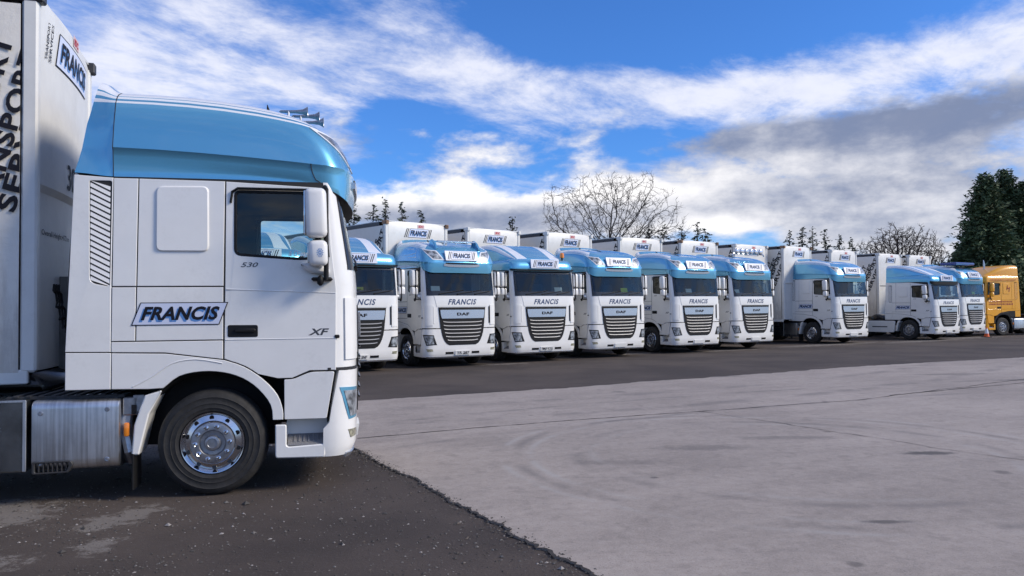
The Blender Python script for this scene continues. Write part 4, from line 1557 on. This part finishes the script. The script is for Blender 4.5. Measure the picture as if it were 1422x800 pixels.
def concrete_mat():
    m = mat('concrete', (.3, .29, .28), .85)
    t = m.node_tree
    k = NB(t)
    p = t.nodes['Principled BSDF']
    co = k.n('ShaderNodeTexCoord').outputs['Object']
    x, y, z = k.sep(co)
    big = k.noise(co, .22, 6, .6, .4)
    swp = k.noise(k.xyz(k.m('ADD', k.m('MULTIPLY', x, .55), k.m('MULTIPLY', y, .35)), k.m('MULTIPLY', k.m('SUBTRACT', y, k.m('MULTIPLY', x, .45)), 2.2), 0.0), .8, 7, .62, .5)
    mid = k.noise(co, 1.6, 8, .65, .3)
    fine = k.noise(co, 45, 5, .7)
    grit = k.noise(co, 9.0, 8, .72)
    f = k.m('ADD', k.m('ADD', k.m('MULTIPLY', big, .36), k.m('MULTIPLY', swp, .22)), k.m('ADD', k.m('MULTIPLY', mid, .17), k.m('MULTIPLY', grit, .25)))
    col = k.mix(k.smooth(f, .38, .62), (.225, .189, .164, 1), (.375, .321, .281, 1))
    col = k.mix(k.smooth(fine, .35, .75, 0, .40), col, (.38, .345, .32, 1))
    col = k.mix(k.smooth(k.noise(co, 75, 3, .6), .58, .68, 0, .6), col, (.12, .108, .10, 1))
    col = k.mix(k.smooth(k.noise(co, 110, 2, .6), .60, .68, 0, .55), col, (.46, .43, .40, 1))
    blot = k.smooth(k.noise(co, 3.2, 9, .75, .2), .50, .66, 0, .42)
    col = k.mix(blot, col, (.165, .142, .126, 1))
    vs = k.n('ShaderNodeTexVoronoi')
    k.put(vs.inputs['Vector'], co)
    vs.inputs['Scale'].default_value = 1.15
    spot = k.smooth(k.m('ADD', vs.outputs['Distance'], k.m('MULTIPLY', grit, .10)), .085, .135, .65, 0)
    col = k.mix(k.m('MULTIPLY', spot, k.smooth(k.noise(co, .5, 2), .48, .6)), col, (.07, .062, .056, 1))
    brk = k.smooth(k.noise(co, .9, 4, .6), .42, .60)

    def arc(cx, cy, rad, w, amt, c4, a):
        dd = k.m('SQRT', k.m('ADD', k.m('POWER', k.m('SUBTRACT', x, cx), 2.0), k.m('POWER', k.m('SUBTRACT', y, cy), 2.0)))
        e = k.m('MULTIPLY', k.m('SUBTRACT', dd, rad), 1.0 / w)
        g = k.m('EXPONENT', k.m('MULTIPLY', k.m('MULTIPLY', e, e), -1.0))
        return k.mix(k.m('MULTIPLY', k.m('MULTIPLY', g, amt), brk), a, c4)
    for r_, w_, am, c4 in ((3.1, .05, .6, (.36, .34, .32, 1)), (3.28, .07, .5, (.12, .11, .105, 1)), (3.45, .05, .55, (.36, .34, .32, 1)), (2.55, .09, .45, (.12, .11, .105, 1)), (2.35, .06, .4, (.36, .34, .32, 1))):
        col = arc(3.3, 9.5, r_, w_, am, c4, col)
    for cx, cy, r_, w_, am in ((-14, 48, 36.0, .18, .45), (-14, 48, 37.9, .18, .45), (18, -14, 31.0, .08, .5), (18, -14, 33.0, .09, .5), (24, 2, 17, .16, .45), (24, 2, 18.9, .18, .4)):
        col = arc(cx, cy, r_, w_, am, (.11, .10, .096, 1), col)
    for cx, cy, sx, sy, am in ((4.9, 9.4, .42, .16, .85), (3.0, 6.45, .30, .07, .7), (5.1, 8.3, .12, .12, .5), (1.45, 8.2, .06, .05, .7), (4.7, 19.9, 1.2, .25, .7), (12.5, 18.3, 1.6, .35, .6), (11.0, 20.0, 1.5, .2, .5), (2.2, 16.5, .2, .2, .5), (2.4, 9.9, .8, .25, .35), (3.6, 10.6, .9, .2, .35), (1.2, 9.0, .7, .2, .3)):
        a = k.m('MULTIPLY', k.m('SUBTRACT', x, cx), 1 / sx)
        c = k.m('MULTIPLY', k.m('SUBTRACT', y, cy), 1 / sy)
        g = k.m('EXPONENT', k.m('MULTIPLY', k.m('ADD', k.m('MULTIPLY', a, a), k.m('MULTIPLY', c, c)), -1))
        g = k.smooth(k.m('ADD', g, k.m('MULTIPLY', k.m('SUBTRACT', k.noise(co, 6, 6, .7), .5), 1.2)), .35, .9, 0, am)
        col = k.mix(g, col, (.055, .05, .048, 1))
    k.put(p.inputs['Base Color'], col)
    bn = k.n('ShaderNodeBump')
    bn.inputs['Strength'].default_value = .5
    bn.inputs['Distance'].default_value = .006
    k.put(bn.inputs['Height'], k.m('ADD', fine, k.m('ADD', k.m('MULTIPLY', grit, .9), mid)))
    t.links.new(bn.outputs[0], p.inputs['Normal'])
    return m


def jag(p0, p1, step, amp, seed):
    rnd = random.Random(seed)
    p0, p1 = Vector(p0), Vector(p1)
    L = (p1 - p0).length
    nrm = Vector((-(p1 - p0).y, (p1 - p0).x)).normalized()
    n = int(L / step)
    out, w = [], 0.0
    for i in range(n + 1):
        w = w * .8 + rnd.gauss(0, amp * .5)
        q = p0 + (p1 - p0) * (i / n) + nrm * (w + rnd.uniform(-amp, amp) * .4)
        out.append((q.x, q.y))
    return out


near_edge = jag((-4.35, 14.55), (-1.93, 9.9), .10, .02, 1)[:-1] + jag((-1.93, 9.9), (.5, 5.25), .035, .024, 2) + jag((.5, 5.25), (6.3, -5.8), .2, .02, 3)
far_edge = jag((-4.35, 14.55), (.74, 17.2), .14, .05, 4) + jag((.74, 17.2), (10.3, 23.0), .14, .06, 5)[1:] + jag((10.3, 23.0), (16.7, 26.0), .2, .06, 6)[1:] + jag((16.7, 26.0), (48, 38), .6, .06, 7)[1:]
slab = near_edge + [(48, -5.8)] + far_edge[::-1]
mb = MB()
mb.prism(slab, [], lambda x, y, dd: Vector((x, y, dd)), -.02, .010, .002)
tag(mb.build('concrete_apron', concrete_mat(), None, None), 'pale worn concrete slab in the middle of the yard', kind='structure')

# dark broken edge, its shadow line coloured in, and joints in the slab
DIRT_SHADE = mat('joint_dirt_shade', (.03, .026, .025), .95, var=.3)


def strip(name, pts, w, z, seed, label):
    rnd = random.Random(seed)
    mb = MB()
    l, r_ = [], []
    for i, p in enumerate(pts):
        a, c = Vector(pts[max(0, i - 1)]), Vector(pts[min(len(pts) - 1, i + 1)])
        t = (c - a).normalized()
        nn = Vector((-t.y, t.x))
        ww = w * rnd.uniform(.25, 1.0)
        l.append((*(Vector(p) + nn * ww), z))
        r_.append((*(Vector(p) - nn * ww * rnd.uniform(.4, 1)), z))
    mb.grid([l, r_])
    return tag(mb.build(name, DIRT_SHADE, None, None), label, kind='structure')


strip('slab_edge', near_edge[40:-20], .022, .0145, 11, 'crumbled dark edge with a painted shadow line between concrete and tarmac')
j1 = jag((-2.12, 10.83), (.75, 12.3), .12, .02, 12)[:-1] + jag((.75, 12.3), (6.52, 14.75), .15, .02, 13)[:-1] + jag((6.52, 14.75), (14, 20.0), .2, .03, 14)
strip('expansion_joint', j1, .022, .0145, 15, 'dark irregular joint across the concrete')
strip('expansion_joint', jag((3.11, 13.34), (9.6, 2.2), .12, .025, 18), .012, .0155, 19, 'fine cracked joint running towards the camera across the concrete')
strip('expansion_joint', jag((7.3, 15.4), (14.6, 19.4), .2, .02, 16), .03, .0150, 17, 'second dark joint at the right of the concrete')

# loose stones on the tarmac near the camera
mb = MB()
rnd = random.Random(21)
octa = [(1, 0, 0), (-1, 0, 0), (0, 1, 0), (0, -1, 0), (0, 0, 1), (0, 0, -.5)]
of = [(0, 2, 4), (2, 1, 4), (1, 3, 4), (3, 0, 4), (2, 0, 5), (1, 2, 5), (3, 1, 5), (0, 3, 5)]
cnt = 0
while cnt < 9000:
    x, y = rnd.uniform(-6.5, 1.2), 4.3 + 9 * rnd.random() ** 1.5
    edge = -1.93 + (9.9 - y) * (.5 + 1.93) / (9.9 - 5.25)
    if x > edge - .02:
        continue
    from mathutils import noise as _n
    if _n.noise(Vector((x * 1.3, y * 1.3, 0))) < rnd.uniform(-.5, .35):
        continue
    s_ = rnd.choice((.004, .005, .006, .008, .010)) * rnd.uniform(.7, 1.6)
    if rnd.random() < .02:
        s_ *= 2.4
    a = rnd.uniform(0, pi)
    sx, sy, sz = s_ * rnd.uniform(.7, 1.5), s_ * rnd.uniform(.7, 1.2), s_ * rnd.uniform(.4, .8)
    mb.add([(x + cos(a) * vx * sx - sin(a) * vy * sy, y + sin(a) * vx * sx + cos(a) * vy * sy, sz * .3 + vz * sz) for vx, vy, vz in octa], of, rnd.choice((0, 0, 0, 1, 1, 1, 1, 1, 2, 3)))
    cnt += 1
for i in range(1000):
    f = rnd.random() ** 1.4
    y = 9.9 - 4.9 * f
    x = -1.93 + (9.9 - y) * (.5 + 1.93) / (9.9 - 5.25) + rnd.gauss(-.03, .07)
    s_ = rnd.choice((.004, .005, .006, .008, .011)) * rnd.uniform(.7, 1.5)
    a = rnd.uniform(0, pi)
    mb.add([(x + cos(a) * vx * s_ - sin(a) * vy * s_ * .8, y + sin(a) * vx * s_ + cos(a) * vy * s_ * .8, .011 + vz * s_ * .6) for vx, vy, vz in octa], of, rnd.choice((0, 1, 1, 1, 3)))
tag(mb.build('gravel', [mat('stone_grey', (.14, .13, .12), .9), mat('stone_dark', (.06, .055, .05), .9), mat('stone_pale', (.26, .24, .225), .9), mat('stone_brown', (.11, .09, .075), .9)], None, None), 'loose grit scattered on the dark tarmac', kind='stuff')

# grass verge glimpsed under the near trailer
gm = mat('grass_blades', (.055, .085, .018), .9, var=.5, vscale=3)
mb = MB()
rnd = random.Random(31)
for i in range(9000):
    x, y = rnd.uniform(-24, -11), rnd.uniform(25.5, 31)
    hgt, a = rnd.uniform(.06, .16), rnd.uniform(0, pi)
    mb.add([(x - .02 * cos(a), y - .02 * sin(a), 0), (x + .02 * cos(a), y + .02 * sin(a), 0), (x + rnd.uniform(-.05, .05), y + rnd.uniform(-.05, .05), hgt)], [(0, 1, 2)])
tag(mb.build('grass', gm, None, None), 'strip of grass behind the near trailer', kind='stuff')

# ------------------------------------------------------------------ trees
BARK = mat('bark', (.048, .040, .035), .9, var=.3)
BARK2 = mat('bark_brown', (.060, .043, .035), .9, var=.3)


def leaf_mat(name, c):
    return mat(name, c, .75, var=.45, vscale=.9)


CONIF = leaf_mat('conifer_foliage', (.070, .105, .042))
CONIF2 = leaf_mat('conifer_sparse', (.055, .072, .046))
HEDGE = leaf_mat('hedge_foliage', (.042, .062, .024))


def bare_tree(name, loc, seed, label, zc, hw, up, down, trunk, n_pts=1500, step=.34, bark=BARK, r_tip=.012, hollow=.0, r_max=.26):
    """limbs grown towards points scattered through the crown's volume, thickness summed from the tips"""
    from mathutils.kdtree import KDTree
    rnd = random.Random(seed)
    root = empty(name, loc, 0, label, 'tree', None)
    pts = []
    while len(pts) < n_pts:
        v = Vector((rnd.uniform(-1, 1), rnd.uniform(-1, 1), rnd.uniform(-1, 1)))
        l = v.length
        if l > 1 or rnd.random() > .25 + .75 * l ** 2 or l < hollow:
            continue
        lump = 1 + .10 * sin(5 * math.atan2(v.y, v.x) + seed) + .07 * sin(9 * v.x + 4 * v.z)
        pts.append(Vector((v.x * hw * lump, v.y * hw * .8 * lump, zc + v.z * (up if v.z > 0 else down) * lump)))
    nodes, par = [Vector((0, 0, -.1))], [-1]
    z = -.1
    while z < trunk:
        z += step
        nodes.append(nodes[-1] + Vector((rnd.gauss(0, .02), rnd.gauss(0, .02), step)))
        par.append(len(nodes) - 2)
    for it in range(70):
        kd = KDTree(len(nodes))
        for i, q in enumerate(nodes):
            kd.insert(q, i)
        kd.balance()
        pull, keep = {}, []
        for a in pts:
            co, i, dist = kd.find(a)
            if dist < step * 1.15:
                continue
            keep.append(a)
            pull.setdefault(i, []).append((a - co).normalized())
        pts = keep
        if not pts:
            break
        for i, ds in pull.items():
            dv = Vector((0, 0, 0))
            for q in ds:
                dv += q
            dv = dv / len(ds) + Vector((rnd.gauss(0, .16), rnd.gauss(0, .16), rnd.gauss(.04, .14)))
            if par[i] >= 0:
                dv = dv + .45 * (nodes[i] - nodes[par[i]]).normalized()
            if dv.length < .05:
                continue
            nodes.append(nodes[i] + dv.normalized() * step)
            par.append(i)
    kids = [0] * len(nodes)
    for q in par:
        if q >= 0:
            kids[q] += 1
    rad = [0.0] * len(nodes)
    for i in range(len(nodes) - 1, -1, -1):
        rad[i] = max(rad[i], r_tip ** 2.3)
        if par[i] >= 0:
            rad[par[i]] += rad[i]
    rad = [min(r_max, q ** (1 / 2.3)) for q in rad]
    tr, cr = MB(), MB()
    for i in range(1, len(nodes)):
        p0, p1 = nodes[par[i]], nodes[i]
        thick = rad[i] > .05
        (tr if thick else cr).tube([p0 - (p1 - p0) * .03, p1], [min(rad[par[i]], rad[i] * 1.25), rad[i]], 6 if thick else 3, cap=False)
        if kids[i] <= 1 and not thick:
            for q in range(2 if kids[i] else 4):
                dv = ((p1 - p0).normalized() + Vector((rnd.gauss(0, .7), rnd.gauss(0, .7), rnd.gauss(.15, .6)))).normalized()
                ln = rnd.uniform(.25, .65) * step / .34
                mid = p1 + dv * ln * .5
                e = mid + (dv + Vector((rnd.gauss(0, .3), rnd.gauss(0, .3), .2))).normalized() * ln * .5
                cr.tube([p1, mid, e], [r_tip * .8, r_tip * .65, r_tip * .35], 3, cap=False)
    tr.build('trunk', bark, root, 60)
    cr.build('crown', bark, root, None)
    return root


def conifer(name, loc, height, rad, seed, label, group=None, dens=1.0, sparse=False, leaf=.16, mats=CONIF, taper=1.0, lean=0.0, bottom=.04):
    rnd = random.Random(seed)
    root = empty(name, loc, 0, label, 'tree', group)
    tr, cr = MB(), MB()
    lx = lean * height
    tr.tube([(0, 0, -.1), (lx * .25, 0, height * .5), (lx, 0, height * .99)], [.10 + height * .012, .06 + height * .006, .012], 6)
    n = int(height * (7 if sparse else 15) * dens)
    for i in range(n):
        f = (i + rnd.random()) / n
        z = height * (bottom + (1 - bottom) * f)
        r_ = rad * (1 - f) ** (.75 * taper) * rnd.uniform(.55, 1.12) * (1 if rnd.random() > .12 else 1.25) + .10
        a = rnd.uniform(0, 2 * pi)
        cxl = lx * f * f
        droop = rnd.uniform(-.30, .22) if not sparse else rnd.uniform(-.25, .12)
        m_ = max(3, int((r_ / leaf) * (2.2 if sparse else 3.4)))
        tip = Vector((cxl + cos(a) * r_, sin(a) * r_, z + droop * r_))
        tr.tube([(cxl, 0, z), tuple((Vector((cxl, 0, z)) + tip) / 2 + Vector((0, 0, .06 * r_))), tuple(tip)], [.022, .014, .006], 3, cap=False)
        for j in range(m_):
            g = (j + rnd.random()) / m_
            g = g ** .7
            c = Vector((cxl + cos(a) * r_ * g, sin(a) * r_ * g, z + droop * r_ * g + .24 * r_ * g * (1 - g)))
            sp = leaf * (.9 if sparse else 1.5)
            c += Vector((rnd.gauss(0, sp * .8), rnd.gauss(0, sp * .8), rnd.gauss(0, sp * .55)))
            u = Vector((cos(a) + rnd.gauss(0, .6), sin(a) + rnd.gauss(0, .6), rnd.gauss(0.05, .45))).normalized()
            w = Vector((rnd.gauss(0, 1), rnd.gauss(0, 1), rnd.gauss(0, 1))).cross(u).normalized()
            s_ = leaf * rnd.uniform(.6, 1.5)
            cr.add([c - u * s_ * .9, c + w * s_ * .38, c + u * s_ * 1.2, c - w * s_ * .38], [(0, 1, 2, 3)])
    tr.build('trunk', BARK, root, 60)
    cr.build('crown', mats, root, None)
    return root


def bush(name, loc, rx, rz_, seed, label, cat='shrub', n=2600, leaf=.16, mats=HEDGE, ry=None):
    rnd = random.Random(seed)
    root = empty(name, loc, 0, label, cat)
    cr, st = MB(), MB()
    ry = ry or rx
    lumps = [(rnd.uniform(-.7, .7) * rx, rnd.uniform(-.7, .7) * ry, rz_ * rnd.uniform(.25, .72), rnd.uniform(.35, .6)) for _ in range(12)]
    for i in range(n):
        lx_, ly_, lz_, ls = rnd.choice(lumps)
        v = Vector((rnd.gauss(0, 1), rnd.gauss(0, 1), rnd.gauss(0, 1))).normalized() * rnd.uniform(.6, 1.05)
        c = Vector((lx_ + v.x * rx * ls, ly_ + v.y * ry * ls, max(.05, lz_ + v.z * rz_ * ls * .8)))
        u = Vector((rnd.gauss(0, 1), rnd.gauss(0, 1), rnd.gauss(0, 1))).normalized()
        w = u.cross(Vector((rnd.gauss(0, 1), rnd.gauss(0, 1), rnd.gauss(0, 1)))).normalized()
        s_ = leaf * rnd.uniform(.6, 1.4)
        cr.add([c - u * s_, c + w * s_ * .5, c + u * s_, c - w * s_ * .5], [(0, 1, 2, 3)])
    for lx_, ly_, lz_, ls in lumps[:6]:
        st.tube([(lx_ * .2, ly_ * .2, -.05), (lx_, ly_, lz_)], [.07, .02], 5)
    st.build('stem', BARK, root, None)
    cr.build('foliage', mats, root, None)
    return root


def at(px, z):
    return ((px - 711) / 1100 * z, z, 0)


bare_tree('bare_tree', at(846, 62), 15, 'wide leafless tree with forked trunk rising behind the middle trailers', 7.9, 5.6, 4.4, 2.2, 4.6, 1700, .29, r_tip=.0115)
bare_tree('bare_tree', at(1253, 80), 8, 'dense rounded leafless tree behind the last trailers, left of the dark conifers', 4.9, 4.7, 4.7, 2.5, 1.6, 4600, .26, BARK2, r_tip=.021)
DG = 'tall dark conifers at the right edge'
for i, (px, z, h_, r_, lab) in enumerate(((1357, 60, 11.6, 3.3, 'dark dense conifer, the left one of the tall group at the right edge'), (1384, 62, 12.2, 3.2, 'dark dense conifer, the tallest of the group at the right edge'),
                                          (1412, 61, 11.2, 3.2, 'dark dense conifer above the yellow cab roof'), (1440, 63, 11.5, 3.4, 'dark dense conifer cut by the right edge of the view'), (1330, 66, 7.2, 2.6, 'lower dark conifer at the foot of the tall group'))):
    conifer('conifer_tree', at(px + 14, z), h_, r_ * .95, 40 + i, lab, DG, dens=4.6, leaf=.15, taper=.85)
SG = 'thin ragged conifers showing above the trailers'
small = [(492, 58, 9.6, 'ragged conifer beside the sun visor of the closest cab'), (514, 58, 9.5, 'short bushy ragged conifer above the half-hidden tractor'), (537, 58, 9.9, 'broad ragged conifer left of the rusty trailer corner'), (563, 58, 9.6, 'ragged conifer above the FRANCIS sign of the first trailer'), (583, 59, 9.1, 'thin ragged conifer at the right end of the left-hand clump'),
         (709, 64, 9.2, 'single ragged conifer over the gap between the second and third trailers'), (905, 66, 8.4, 'low ragged conifer right of the wide leafless tree'), (924, 66, 8.6, 'ragged conifer above the left corner of the rusty trailer'), (944, 66, 8.5, 'ragged conifer above the rusty-cornered trailer'), (968, 66, 8.8, 'taller ragged conifer above the rusty-cornered trailer'), (984, 66, 8.3, 'small ragged conifer above the right corner of the rusty trailer'),
         (1098, 72, 8.6, 'ragged conifer, leftmost of the clump above the trailer standing apart'), (1112, 72, 8.9, 'ragged conifer, second of the clump above the trailer standing apart'), (1130, 72, 8.9, 'leaning ragged conifer in the middle of the right clump'), (1150, 73, 8.8, 'ragged conifer right of the leaning one'), (1166, 73, 8.2, 'thin ragged conifer of the right clump next to the gap'), (1182, 74, 8.0, 'small ragged conifer touching the round leafless tree')]
for i, (px, z, h_, lab) in enumerate(small):
    conifer('young_conifer', at(px, z), h_, 1.35 + .2 * sin(i * 2.1), 70 + i, lab, SG, dens=1.35, sparse=True, leaf=.13, mats=CONIF2, lean=.03 * sin(i * 1.7), bottom=.25)
for i, (px, z, rx, rz_, lab) in enumerate(((1300, 70, 4.2, 5.4, 'rough green bush between the round leafless tree and the dark conifers'), (1345, 58, 5.0, 4.6, 'dark bush filling the gap behind the last white tractor'), (1420, 58, 6.0, 5.0, 'dark bush behind the yellow cab'),
                                           (1180, 76, 7.0, 4.0, 'hedge bush hidden low behind the trailers'))):
    bush('evergreen_bush', at(px, z), rx, rz_, 90 + i, lab, n=5200, leaf=.2, mats=HEDGE if i in (0, 3) else CONIF)

print('tris', sum(len(o.data.polygons) for o in S.objects if o.type == 'MESH'), 'objs', len(S.objects))
